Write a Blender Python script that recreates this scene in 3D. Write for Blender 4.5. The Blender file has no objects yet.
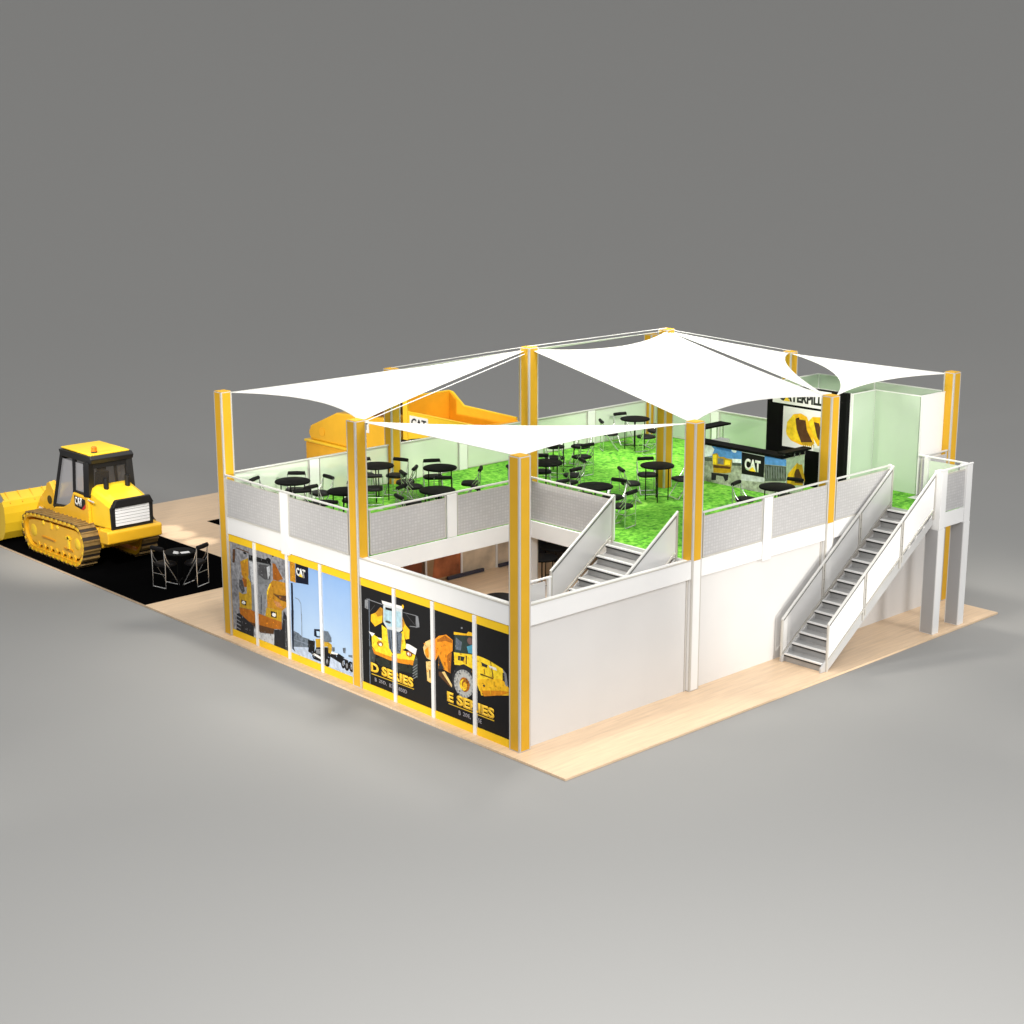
import bpy, bmesh, math, random
from mathutils import Vector, Matrix
random.seed(7)
R = math.radians
S = bpy.context.scene
COL = S.collection
PI = math.pi

# ------------------------------------------------------------------ settings
GROUND_COL = (0.300, 0.299, 0.293, 1)
WORLD = 0.86
CAM_F = 1602.68
CAM_LOC = (-23.9303, -25.4926, 14.373)
CAM_ROT = (0.82173, -0.24048, -0.002087)
LIGHTS = [
 ('left_softbox', (-26, 14, 30), (-6, 8, 0), 12.0, 1200),
 ('overhead_softbox', (-4, -4, 34), (0, 0, 0), 14.0, 1500),
 ('front_softbox', (16, -45, 24), (9, 0, 3), 12.0, 8600),
 ('near_softbox', (-12, -18, 18), (-11.5, -15, 0), 8.0, 5400),
 ('ground_floor_fill_light', (9.0, 9.2, 2.98), (9.0, 9.6, 0), 4.0, 125),  # unseen lamp added under the deck to brighten the ground floor
]
SPOTS = [
 ('ground_fill_spot', (-3.2, 1.2, 13), (-1.0, 1.2, 0), 500, 36, 1.0, .8),
 ('ground_fill_spot', (-3.2, 6.0, 13), (-1.0, 6.0, 0), 750, 36, 1.0, .8),
 ('ground_fill_spot', (-3.2, 11, 13), (-1.0, 11, 0), 800, 36, 1.0, .8),
 ('ground_fill_spot', (20, -3.5, 13), (19.5, -2.5, 0), 1500, 56, 1.0, .8),
 ('bar_spot', (7.5, 3.0, 6.5), (13.4, 4.2, 4.5), 900, 62, .9, .12),
 ('deck_spot', (3.2, 8.2, 6.6), (3.2, 12.2, 4.4), 520, 95, .8, .12),
 ('deck_spot', (9.0, 8.2, 6.8), (9.0, 12.2, 4.4), 620, 95, .8, .12),
 ('deck_spot', (13.6, 7.6, 6.8), (16.2, 11.6, 4.2), 620, 90, .8, .12),
 ('loader_top_spot', (0.5, 20.5, 17), (1.6, 23, 1.5), 4200, 30, .9, .5),
 ('truck_spot', (-9, 21, 7.5), (11.4, 19.3, 3.9), 13500, 34, 1.0, .5),
 ('canopy_spot', (2.8, 8.0, 17), (3.0, 8.2, 0), 5600, 78, .9, .8),
 ('canopy_spot', (4.6, 2.6, 17), (4.8, 3.2, 0), 4600, 70, .9, .8),
 ('canopy_spot', (9.5, 7.0, 17), (9.5, 7.0, 0), 5000, 74, .9, .8),
 ('canopy_spot', (14.8, 4.5, 17), (14.6, 4.7, 0), 5400, 76, .9, .8),
 ('facade_spot', (-20, 7, .3), (0, 6.2, 1.5), 12500, 34, 1.0, .4),
 ('left_end_spot', (-12, -5, 6), (0.5, 12.6, 5.2), 13000, 20, 1.0, .5),
 ('stair_wall_spot', (9, -16, .6), (10.5, 0, 3.0), 7000, 40, 1.0, .4),
 ('glass_room_spot', (5, -9, 9), (16.6, 1.6, 5.6), 6500, 26, 1.0, .5),
 ('loader_spot', (-6, 12, 9), (0.8, 22.5, 1.6), 8500, 30, 1.0, .6),
 ('floor_spot', (5.1, 24.13, 4.2), (5.15, 24.13, 0), 520, 19, .7, .1),
 ('floor_spot', (5.0, 23.04, 4.2), (5.05, 23.04, 0), 520, 19, .7, .1),
 ('floor_spot', (5.0, 21.75, 4.2), (5.1, 21.75, 0), 520, 19, .7, .1),
]

# ------------------------------------------------------------------ materials
MATS = {}
def lin(c):
    return tuple(c) + (1.0,)
def mat(name, col, rough=0.5, metal=0.0, noise=0.0, scale=8.0, spec=0.5, bump=0.0, coat=0.0):
    if name in MATS: return MATS[name]
    m = bpy.data.materials.new(name); m.use_nodes = True
    nt = m.node_tree; b = nt.nodes['Principled BSDF']
    b.inputs['Base Color'].default_value = lin(col)
    b.inputs['Roughness'].default_value = rough
    b.inputs['Metallic'].default_value = metal
    b.inputs['Specular IOR Level'].default_value = spec
    b.inputs['Coat Weight'].default_value = coat
    if noise or bump:
        tc = nt.nodes.new('ShaderNodeTexCoord'); nz = nt.nodes.new('ShaderNodeTexNoise')
        nz.inputs['Scale'].default_value = scale; nz.inputs['Detail'].default_value = 5
        nt.links.new(tc.outputs['Object'], nz.inputs['Vector'])
        if noise:
            mr = nt.nodes.new('ShaderNodeMapRange')
            mr.inputs['From Min'].default_value = 0.3; mr.inputs['From Max'].default_value = 0.7
            mr.inputs['To Min'].default_value = 1 - noise; mr.inputs['To Max'].default_value = 1 + noise
            mx = nt.nodes.new('ShaderNodeVectorMath'); mx.operation = 'SCALE'
            mx.inputs[0].default_value = col
            nt.links.new(nz.outputs['Fac'], mr.inputs['Value'])
            nt.links.new(mr.outputs['Result'], mx.inputs['Scale'])
            nt.links.new(mx.outputs['Vector'], b.inputs['Base Color'])
        if bump:
            bp = nt.nodes.new('ShaderNodeBump'); bp.inputs['Strength'].default_value = bump
            bp.inputs['Distance'].default_value = 0.02
            nt.links.new(nz.outputs['Fac'], bp.inputs['Height'])
            nt.links.new(bp.outputs['Normal'], b.inputs['Normal'])
    MATS[name] = m
    return m

WHITE = mat('white_paint', (0.82, 0.82, 0.82), 0.45, noise=0.02, scale=1.2)
WALL = mat('wall_white', (0.68, 0.672, 0.668), 0.55, noise=0.02, scale=0.7)
YEL = mat('yellow_infill', (0.67, 0.375, 0.022), 0.5, noise=0.04, scale=1.5, spec=0.25)
YELB = mat('yellow_band', (0.88, 0.56, 0.014), 0.5, noise=0.04, scale=1.5, spec=.25)
RAILW = mat('pale_rail', (0.64, 0.64, 0.62), 0.4, 0.1)
ALU = mat('anodised_frame', (0.56, 0.54, 0.50), 0.42, 0.15)
ALUD = mat('dark_gasket', (0.13, 0.13, 0.12), 0.6)
BLACK = mat('black_laminate', (0.004, 0.004, 0.004), 0.6, spec=0.08)
CARPET = mat('black_carpet', (0.0022, 0.0022, 0.0024), 0.95, spec=0.0)
BLACKS = mat('black_seat', (0.007, 0.006, 0.007), 0.6, spec=.2)
CHROME = mat('chrome_tube', (0.78, 0.78, 0.78), 0.22, 0.85)
STRG = mat('stringer_grey', (0.50, 0.50, 0.50), 0.42, 0.1, noise=.04, scale=2)
STEEL = mat('stair_steel', (0.36, 0.36, 0.36), 0.42, 0.25, noise=0.06, scale=3)
TREAD = mat('stair_tread', (0.40, 0.40, 0.40), 0.4, 0.1, noise=0.05, scale=4)
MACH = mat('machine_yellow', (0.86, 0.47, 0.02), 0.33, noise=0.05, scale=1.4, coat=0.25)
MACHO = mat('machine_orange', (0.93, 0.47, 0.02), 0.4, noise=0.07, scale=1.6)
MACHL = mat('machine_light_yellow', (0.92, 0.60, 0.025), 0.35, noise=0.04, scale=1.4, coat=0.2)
MACHD = mat('machine_painted_shade', (0.62, 0.27, 0.012), 0.45)  # darker copy of the machine yellow, shade put into the colour
CABK = mat('cab_black', (0.008, 0.008, 0.009), 0.4)
SHOE = mat('track_shoe', (0.24, 0.15, 0.05), 0.5, 0.2, noise=0.2, scale=5)
SHOED = mat('track_gap', (0.016, 0.010, 0.008), 0.7)
GRILW = mat('grille_white', (0.80, 0.80, 0.82), 0.4)
RED = mat('decal_red', (0.62, 0.03, 0.02), 0.4)
AMBER = mat('amber_lens', (0.85, 0.16, 0.01), 0.25)
BROWNG = mat('brown_glass', (0.17, 0.07, 0.02), 0.15, noise=0.4, scale=3)
TYRE = mat('tyre_rubber', (0.02, 0.02, 0.02), 0.75, bump=0.5, scale=14)
LBOX = mat('white_sign_face', (0.86, 0.86, 0.85), 0.4)
PAPER = mat('paper_white', (0.8, 0.8, 0.8), 0.6)

def nodes_mat(name):
    m = bpy.data.materials.new(name); m.use_nodes = True
    MATS[name] = m
    return m, m.node_tree, m.node_tree.nodes['Principled BSDF']

def wood_mat():
    m, nt, b = nodes_mat('maple_floor')
    tc = nt.nodes.new('ShaderNodeTexCoord')
    br = nt.nodes.new('ShaderNodeTexBrick')
    br.inputs['Scale'].default_value = 1.0
    br.inputs['Brick Width'].default_value = 1.6; br.inputs['Row Height'].default_value = 0.22
    br.inputs['Mortar Size'].default_value = 0.004
    br.inputs['Color1'].default_value = (0.775, 0.575, 0.385, 1); br.inputs['Color2'].default_value = (0.745, 0.55, 0.365, 1)
    br.inputs['Mortar'].default_value = (0.66, 0.47, 0.32, 1)
    nt.links.new(tc.outputs['Object'], br.inputs['Vector'])
    mp = nt.nodes.new('ShaderNodeMapping'); mp.inputs['Scale'].default_value = (0.6, 7.0, 1)
    nz = nt.nodes.new('ShaderNodeTexNoise'); nz.inputs['Scale'].default_value = 1.6; nz.inputs['Detail'].default_value = 7
    nt.links.new(tc.outputs['Object'], mp.inputs['Vector']); nt.links.new(mp.outputs['Vector'], nz.inputs['Vector'])
    mr = nt.nodes.new('ShaderNodeMapRange'); mr.inputs['From Min'].default_value = .3; mr.inputs['From Max'].default_value = .7
    mr.inputs['To Min'].default_value = 0.90; mr.inputs['To Max'].default_value = 1.07
    nt.links.new(nz.outputs['Fac'], mr.inputs['Value'])
    sc = nt.nodes.new('ShaderNodeVectorMath'); sc.operation = 'SCALE'
    nt.links.new(br.outputs['Color'], sc.inputs[0]); nt.links.new(mr.outputs['Result'], sc.inputs['Scale'])
    nt.links.new(sc.outputs['Vector'], b.inputs['Base Color'])
    b.inputs['Roughness'].default_value = 0.42
    return m
WOOD = wood_mat()

def turf_mat():
    m, nt, b = nodes_mat('printed_turf')
    tc = nt.nodes.new('ShaderNodeTexCoord')
    n1 = nt.nodes.new('ShaderNodeTexNoise'); n1.inputs['Scale'].default_value = 7.5; n1.inputs['Detail'].default_value = 6; n1.inputs['Roughness'].default_value = 0.7
    n2 = nt.nodes.new('ShaderNodeTexNoise'); n2.inputs['Scale'].default_value = 1.0; n2.inputs['Detail'].default_value = 3
    for n in (n1, n2): nt.links.new(tc.outputs['Object'], n.inputs['Vector'])
    ad = nt.nodes.new('ShaderNodeMath'); ad.operation = 'MULTIPLY_ADD'; ad.inputs[1].default_value = 0.3; 
    nt.links.new(n2.outputs['Fac'], ad.inputs[0]); nt.links.new(n1.outputs['Fac'], ad.inputs[2])
    cr = nt.nodes.new('ShaderNodeValToRGB')
    e = cr.color_ramp.elements
    e[0].position = 0.50; e[0].color = (0.035, 0.17, 0.010, 1)
    e[1].position = 0.84; e[1].color = (0.36, 0.74, 0.10, 1)
    x = e.new(0.64); x.color = (0.13, 0.50, 0.020, 1)
    nt.links.new(ad.outputs['Value'], cr.inputs['Fac']); nt.links.new(cr.outputs['Color'], b.inputs['Base Color'])
    b.inputs['Roughness'].default_value = 0.85
    bp = nt.nodes.new('ShaderNodeBump'); bp.inputs['Strength'].default_value = .3; bp.inputs['Distance'].default_value = .02
    nt.links.new(n1.outputs['Fac'], bp.inputs['Height']); nt.links.new(bp.outputs['Normal'], b.inputs['Normal'])
    return m
TURF = turf_mat()

def mesh_panel_mat():
    # perforated grey sheet: a fine weave of darker cells
    m, nt, b = nodes_mat('perforated_sheet')
    tc = nt.nodes.new('ShaderNodeTexCoord')
    vm = nt.nodes.new('ShaderNodeMapping'); vm.inputs['Scale'].default_value = (1, 1, 1)
    nt.links.new(tc.outputs['Object'], vm.inputs['Vector'])
    sx = nt.nodes.new('ShaderNodeSeparateXYZ'); nt.links.new(vm.outputs['Vector'], sx.inputs['Vector'])
    su = nt.nodes.new('ShaderNodeMath'); su.operation = 'ADD'
    nt.links.new(sx.outputs['X'], su.inputs[0]); nt.links.new(sx.outputs['Y'], su.inputs[1])
    cb = nt.nodes.new('ShaderNodeCombineXYZ')
    nt.links.new(su.outputs['Value'], cb.inputs['X']); nt.links.new(sx.outputs['Z'], cb.inputs['Y'])
    br = nt.nodes.new('ShaderNodeTexBrick'); br.inputs['Scale'].default_value = 1.0
    br.offset = 0.0; br.inputs['Brick Width'].default_value = 0.10; br.inputs['Row Height'].default_value = 0.085; br.inputs['Mortar Size'].default_value = 0.02
    br.inputs['Mortar Smooth'].default_value = 0.8
    br.inputs['Color1'].default_value = (0.52, 0.515, 0.52, 1); br.inputs['Color2'].default_value = (0.46, 0.455, 0.46, 1); br.inputs['Mortar'].default_value = (0.425, 0.42, 0.425, 1)
    nt.links.new(cb.outputs['Vector'], br.inputs['Vector'])
    nt.links.new(br.outputs['Color'], b.inputs['Base Color'])
    b.inputs['Roughness'].default_value = 0.5
    return m
MESHP = mesh_panel_mat()

def sheet_glass(name, tint, diff, clear):
    m = bpy.data.materials.new(name); m.use_nodes = True
    nt = m.node_tree; nt.nodes.clear()
    o = nt.nodes.new('ShaderNodeOutputMaterial'); tr = nt.nodes.new('ShaderNodeBsdfTransparent'); tr.inputs['Color'].default_value = lin(tint)
    pr = nt.nodes.new('ShaderNodeBsdfPrincipled'); pr.inputs['Base Color'].default_value = lin(diff); pr.inputs['Roughness'].default_value = 0.05
    mx = nt.nodes.new('ShaderNodeMixShader'); mx.inputs['Fac'].default_value = 1 - clear
    nt.links.new(tr.outputs[0], mx.inputs[1]); nt.links.new(pr.outputs[0], mx.inputs[2]); nt.links.new(mx.outputs[0], o.inputs['Surface'])
    MATS[name] = m
    return m
FROST = sheet_glass('frosted_glass', (0.90, 0.97, 0.90), (0.86, 0.93, 0.82), 0.34)
GLASSG = sheet_glass('green_glass', (0.86, 0.95, 0.86), (0.76, 0.85, 0.73), 0.47)
CABR = sheet_glass('cab_rear_glass', (0.55, 0.53, 0.50), (0.10, 0.09, 0.08), 0.72)
CABG = sheet_glass('cab_glass', (0.75, 0.75, 0.78), (0.55, 0.55, 0.58), 0.45)
ACRY = sheet_glass('acrylic_sheet', (0.93, 0.93, 0.93), (0.76, 0.76, 0.76), 0.30)

def canopy_mat():
    m = bpy.data.materials.new('canopy_fabric'); m.use_nodes = True
    nt = m.node_tree; nt.nodes.clear()
    o = nt.nodes.new('ShaderNodeOutputMaterial')
    d = nt.nodes.new('ShaderNodeBsdfDiffuse'); d.inputs['Color'].default_value = (0.90, 0.90, 0.89, 1)
    t = nt.nodes.new('ShaderNodeBsdfTranslucent'); t.inputs['Color'].default_value = (0.92, 0.93, 0.90, 1)
    mx = nt.nodes.new('ShaderNodeMixShader'); mx.inputs['Fac'].default_value = 0.32
    nt.links.new(d.outputs[0], mx.inputs[1]); nt.links.new(t.outputs[0], mx.inputs[2]); nt.links.new(mx.outputs[0], o.inputs['Surface'])
    MATS['canopy_fabric'] = m
    return m
SAIL = canopy_mat()

ART = {  # printed colours of posters and graphics
 'grey_b': (.26,.26,.28), 'grey_c': (.22,.22,.24), 'grey_l': (.55,.57,.60), 'grey_m': (.24,.25,.27), 'grey_d': (.07,.07,.075), 'glass': (.19,.20,.21),
 'black': (.008,.008,.009), 'orange_a': (.50,.235,.018), 'orange_d': (.32,.10,.012), 'orange_p': (.55,.25,.10), 'orange_d2': (.42,.135,.012), 'orange_b': (.88,.30,.015), 'orange_e': (.72,.26,.012),
 'brown': (.10,.045,.018), 'yellow_d': (.52,.31,.02), 'yellow_l': (.95,.66,.03), 'yellow_o': (.92,.52,.02), 'lamp': (.85,.83,.80), 'tyre': (.022,.022,.026), 'tyre_l': (.05,.06,.055), 'tyre_w': (.46,.46,.44),
 'sky_l': (.47,.64,.86), 'sky_m': (.50,.66,.90), 'navy': (.006,.008,.02), 'steel': (.22,.26,.33), 'trees': (.13,.16,.20), 'snow': (.48,.56,.70), 'blue_m': (.42,.52,.70),
 'white': (.58,.62,.64), 'ice': (.40,.58,.66), 'bluegrey': (.13,.16,.20), 'olive': (.02,.025,.018), 'gold': (.72,.46,.03), 'dark2': (.028,.028,.032), 'cream': (.82,.58,.22), 'green_d': (.03,.05,.045), 'blue_o': (.08,.34,.48), 'skin': (.18,.10,.09),
 'sky_b': (.10,.28,.66), 'sky_d': (.05,.16,.45), 'cloud': (.80,.86,.92), 'treed': (.09,.11,.09),
 'b_quarry': (.28,.28,.30), 'b_snow': (.37,.54,.82), 'b_black': (.009,.009,.010), 'b_bar': (.34,.37,.30), 'b_pale': (.48,.56,.42),
}
def art(k):
    if k == 'b_snow' and 'print_b_snow' not in MATS:      # a printed winter sky, paler towards its horizon
        m, nt, bs = nodes_mat('print_b_snow'); tc = nt.nodes.new('ShaderNodeTexCoord'); sx = nt.nodes.new('ShaderNodeSeparateXYZ')
        nz = nt.nodes.new('ShaderNodeTexNoise'); nz.inputs['Scale'].default_value = 1.3; nz.inputs['Detail'].default_value = 4
        ad = nt.nodes.new('ShaderNodeMath'); ad.operation = 'MULTIPLY_ADD'; ad.inputs[1].default_value = .9
        mr = nt.nodes.new('ShaderNodeMapRange'); mr.inputs['From Min'].default_value = .7; mr.inputs['From Max'].default_value = 3.1
        cr = nt.nodes.new('ShaderNodeValToRGB'); cr.color_ramp.elements[0].color = (.46, .60, .78, 1); cr.color_ramp.elements[1].color = (.25, .42, .74, 1)
        nt.links.new(tc.outputs['Object'], sx.inputs[0]); nt.links.new(tc.outputs['Object'], nz.inputs['Vector'])
        nt.links.new(nz.outputs['Fac'], ad.inputs[0]); nt.links.new(sx.outputs['Z'], ad.inputs[2]); nt.links.new(ad.outputs[0], mr.inputs['Value'])
        nt.links.new(mr.outputs['Result'], cr.inputs['Fac']); nt.links.new(cr.outputs['Color'], bs.inputs['Base Color']); bs.inputs['Roughness'].default_value = .55
        bs.inputs['Specular IOR Level'].default_value = .15
        return m
    big = k in ('b_quarry', 'grey_b', 'grey_c', 'treed', 'b_bar', 'trees')
    return mat('print_' + k, ART[k], 0.55, spec=.15, noise=0.45 if big else 0.20 if k not in ('white','black','gold','lamp','b_snow','sky_l','b_black') else 0.06, scale=9 if big else 8.0)

# ------------------------------------------------------------------ mesh builder
class MB:
    def __init__(s): s.v = []; s.f = []; s.m = []; s.sm = []; s.mats = []
    def mi(s, m):
        if m not in s.mats: s.mats.append(m)
        return s.mats.index(m)
    def add(s, vs, fs, m, smooth=False):
        o = len(s.v); k = s.mi(m); s.v += [tuple(map(float, q)) for q in vs]
        for f in fs: s.f.append(tuple(i + o for i in f)); s.m.append(k); s.sm.append(smooth)
        return s
    def box(s, x0, x1, y0, y1, z0, z1, m):
        x0, x1 = sorted((x0, x1)); y0, y1 = sorted((y0, y1)); z0, z1 = sorted((z0, z1))
        v = [(x0,y0,z0),(x1,y0,z0),(x1,y1,z0),(x0,y1,z0),(x0,y0,z1),(x1,y0,z1),(x1,y1,z1),(x0,y1,z1)]
        return s.add(v, [(0,3,2,1),(4,5,6,7),(0,1,5,4),(1,2,6,5),(2,3,7,6),(3,0,4,7)], m)
    def prism(s, pts, ax, a, b, m, smooth=False):
        # pts 2-D: ax 'x' -> (y,z), 'y' -> (x,z), 'z' -> (x,y)
        def P(p, t):
            return (t, p[0], p[1]) if ax == 'x' else (p[0], t, p[1]) if ax == 'y' else (p[0], p[1], t)
        n = len(pts); v = [P(p, a) for p in pts] + [P(p, b) for p in pts]
        f = [tuple(range(n)), tuple(range(2*n-1, n-1, -1))] + [(i, n+i, n+(i+1) % n, (i+1) % n) for i in range(n)]
        return s.add(v, f, m, smooth)
    def flat(s, pts, ax, a, m):
        v = [((a, p[0], p[1]) if ax == 'x' else (p[0], a, p[1])) for p in pts]
        return s.add(v, [tuple(range(len(v)))], m)
    def tube(s, pts, r, m, n=8, cap=True):
        pts = [Vector(p) for p in pts]; rings = []
        up = Vector((0.013, 0.021, 1)).normalized()
        for i, p in enumerate(pts):
            d = (pts[min(i+1, len(pts)-1)] - pts[max(i-1, 0)]).normalized()
            a = d.cross(up)
            if a.length < 1e-3: a = d.cross(Vector((1, 0, 0)))
            a.normalize(); b = d.cross(a).normalized()
            rr = r[i] if isinstance(r, (list, tuple)) else r
            rings.append([p + a*math.cos(2*PI*k/n)*rr + b*math.sin(2*PI*k/n)*rr for k in range(n)])
        v = [q for g in rings for q in g]; f = []
        for i in range(len(pts)-1):
            for k in range(n): f.append((i*n+k, i*n+(k+1) % n, (i+1)*n+(k+1) % n, (i+1)*n+k))
        if cap: f += [tuple(range(n))[::-1], tuple((len(pts)-1)*n + k for k in range(n))]
        return s.add(v, f, m, True)
    def bar(s, p, q, w, h, m):
        # rectangular bar from p to q: w sideways (horizontal), h upright
        p, q = Vector(p), Vector(q); d = (q-p).normalized(); up = Vector((0,0,1))
        a = d.cross(up)
        if a.length < 1e-3: a = Vector((1,0,0))
        a.normalize(); b = a.cross(d).normalized()
        c = [(-1,-1),(1,-1),(1,1),(-1,1)]
        v = [e + a*i*w/2 + b*j*h/2 for e in (p, q) for i, j in c]
        return s.add(v, [(0,3,2,1),(4,5,6,7),(0,1,5,4),(1,2,6,5),(2,3,7,6),(3,0,4,7)], m)
    def lathe(s, prof, c, m, n=24, ax='z', smooth=True):
        v = []; f = []
        for r, h in prof:
            for k in range(n):
                a = 2*PI*k/n; x, y = r*math.cos(a), r*math.sin(a)
                v.append((c[0]+x, c[1]+y, c[2]+h) if ax == 'z' else (c[0]+h, c[1]+x, c[2]+y))
        for i in range(len(prof)-1):
            for k in range(n): f.append((i*n+k, i*n+(k+1) % n, (i+1)*n+(k+1) % n, (i+1)*n+k))
        f += [tuple(range(n))[::-1], tuple((len(prof)-1)*n+k for k in range(n))]
        return s.add(v, f, m, smooth)
    def build(s, name, parent=None, o=(0,0,0), bevel=0.0, normals=True):
        me = bpy.data.meshes.new(name)
        me.from_pydata([(a-o[0], b-o[1], c-o[2]) for a, b, c in s.v], [], s.f)
        for m in s.mats: me.materials.append(m)
        for p, k, sm in zip(me.polygons, s.m, s.sm): p.material_index = k; p.use_smooth = sm
        if normals:
            bm = bmesh.new(); bm.from_mesh(me); bmesh.ops.recalc_face_normals(bm, faces=bm.faces); bm.to_mesh(me); bm.free()
        me.update()
        ob = bpy.data.objects.new(name, me); COL.objects.link(ob)
        if any(s.sm):
            try: me.set_sharp_from_angle(angle=R(42))
            except Exception: pass
        if parent is not None: ob.parent = parent
        if bevel:
            bv = ob.modifiers.new('bevel', 'BEVEL'); bv.width = bevel; bv.segments = 2; bv.limit_method = 'ANGLE'; bv.angle_limit = R(40)
        return ob

def tag(o, label=None, cat=None, group=None, kind=None):
    if label: o['label'] = label
    if cat: o['category'] = cat
    if group: o['group'] = group
    if kind: o['kind'] = kind
    return o
def empty(name, loc, label, cat, group=None, rz=0.0):
    e = bpy.data.objects.new(name, None); COL.objects.link(e)
    e.empty_display_size = 0.2; e.location = loc; e.rotation_euler = (0, 0, rz)
    return tag(e, label, cat, group)
def copy_tree(o, parent=None):
    c = o.copy(); COL.objects.link(c)
    if parent is not None: c.parent = parent
    for ch in [k for k in bpy.data.objects if k.parent == o]: copy_tree(ch, c)
    return c

def text_mesh(name, body, mats, M, width, height, bold=0.0, depth=0.004, parent=None, o=(0,0,0), spacing=1.0):
    # letters as a thin raised mesh fitted to width x height; M maps (right, up, out) to the world
    cu = bpy.data.curves.new('lettering', 'FONT'); cu.body = body; cu.size = 1.0; cu.offset = bold; cu.resolution_u = 4; cu.space_character = spacing
    t = bpy.data.objects.new('lettering', cu); COL.objects.link(t)
    dg = bpy.context.evaluated_depsgraph_get(); dg.update()
    me = bpy.data.meshes.new_from_object(t.evaluated_get(dg)); 
    COL.objects.unlink(t); bpy.data.objects.remove(t); bpy.data.curves.remove(cu)
    xs = [v.co.x for v in me.vertices]; ys = [v.co.y for v in me.vertices]
    x0, x1, y0, y1 = min(xs), max(xs), min(ys), max(ys)
    for v in me.vertices: v.co = Vector(((v.co.x-x0)/(x1-x0)*width, (v.co.y-y0)/(y1-y0)*height, 0))
    bm = bmesh.new(); bm.from_mesh(me)
    g = bmesh.ops.extrude_face_region(bm, geom=bm.faces[:])
    for q in g['geom']:
        if isinstance(q, bmesh.types.BMVert): q.co.z += depth
    bmesh.ops.recalc_face_normals(bm, faces=bm.faces)
    bm.transform(Matrix.Translation(-Vector(o)) @ M); bm.to_mesh(me); bm.free()
    me.materials.clear(); me.materials.append(mats)
    me.name = name
    ob = bpy.data.objects.new(name, me); COL.objects.link(ob)
    if parent is not None: ob.parent = parent
    return ob
def face_minus_x(x, y, z):   # reads left to right along -Y, faces -X
    return Matrix(((0,0,-1,x),(-1,0,0,y),(0,1,0,z),(0,0,0,1)))
def face_minus_y(x, y, z):   # reads along +X, faces -Y
    return Matrix(((1,0,0,x),(0,0,-1,y),(0,1,0,z),(0,0,0,1)))

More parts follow.
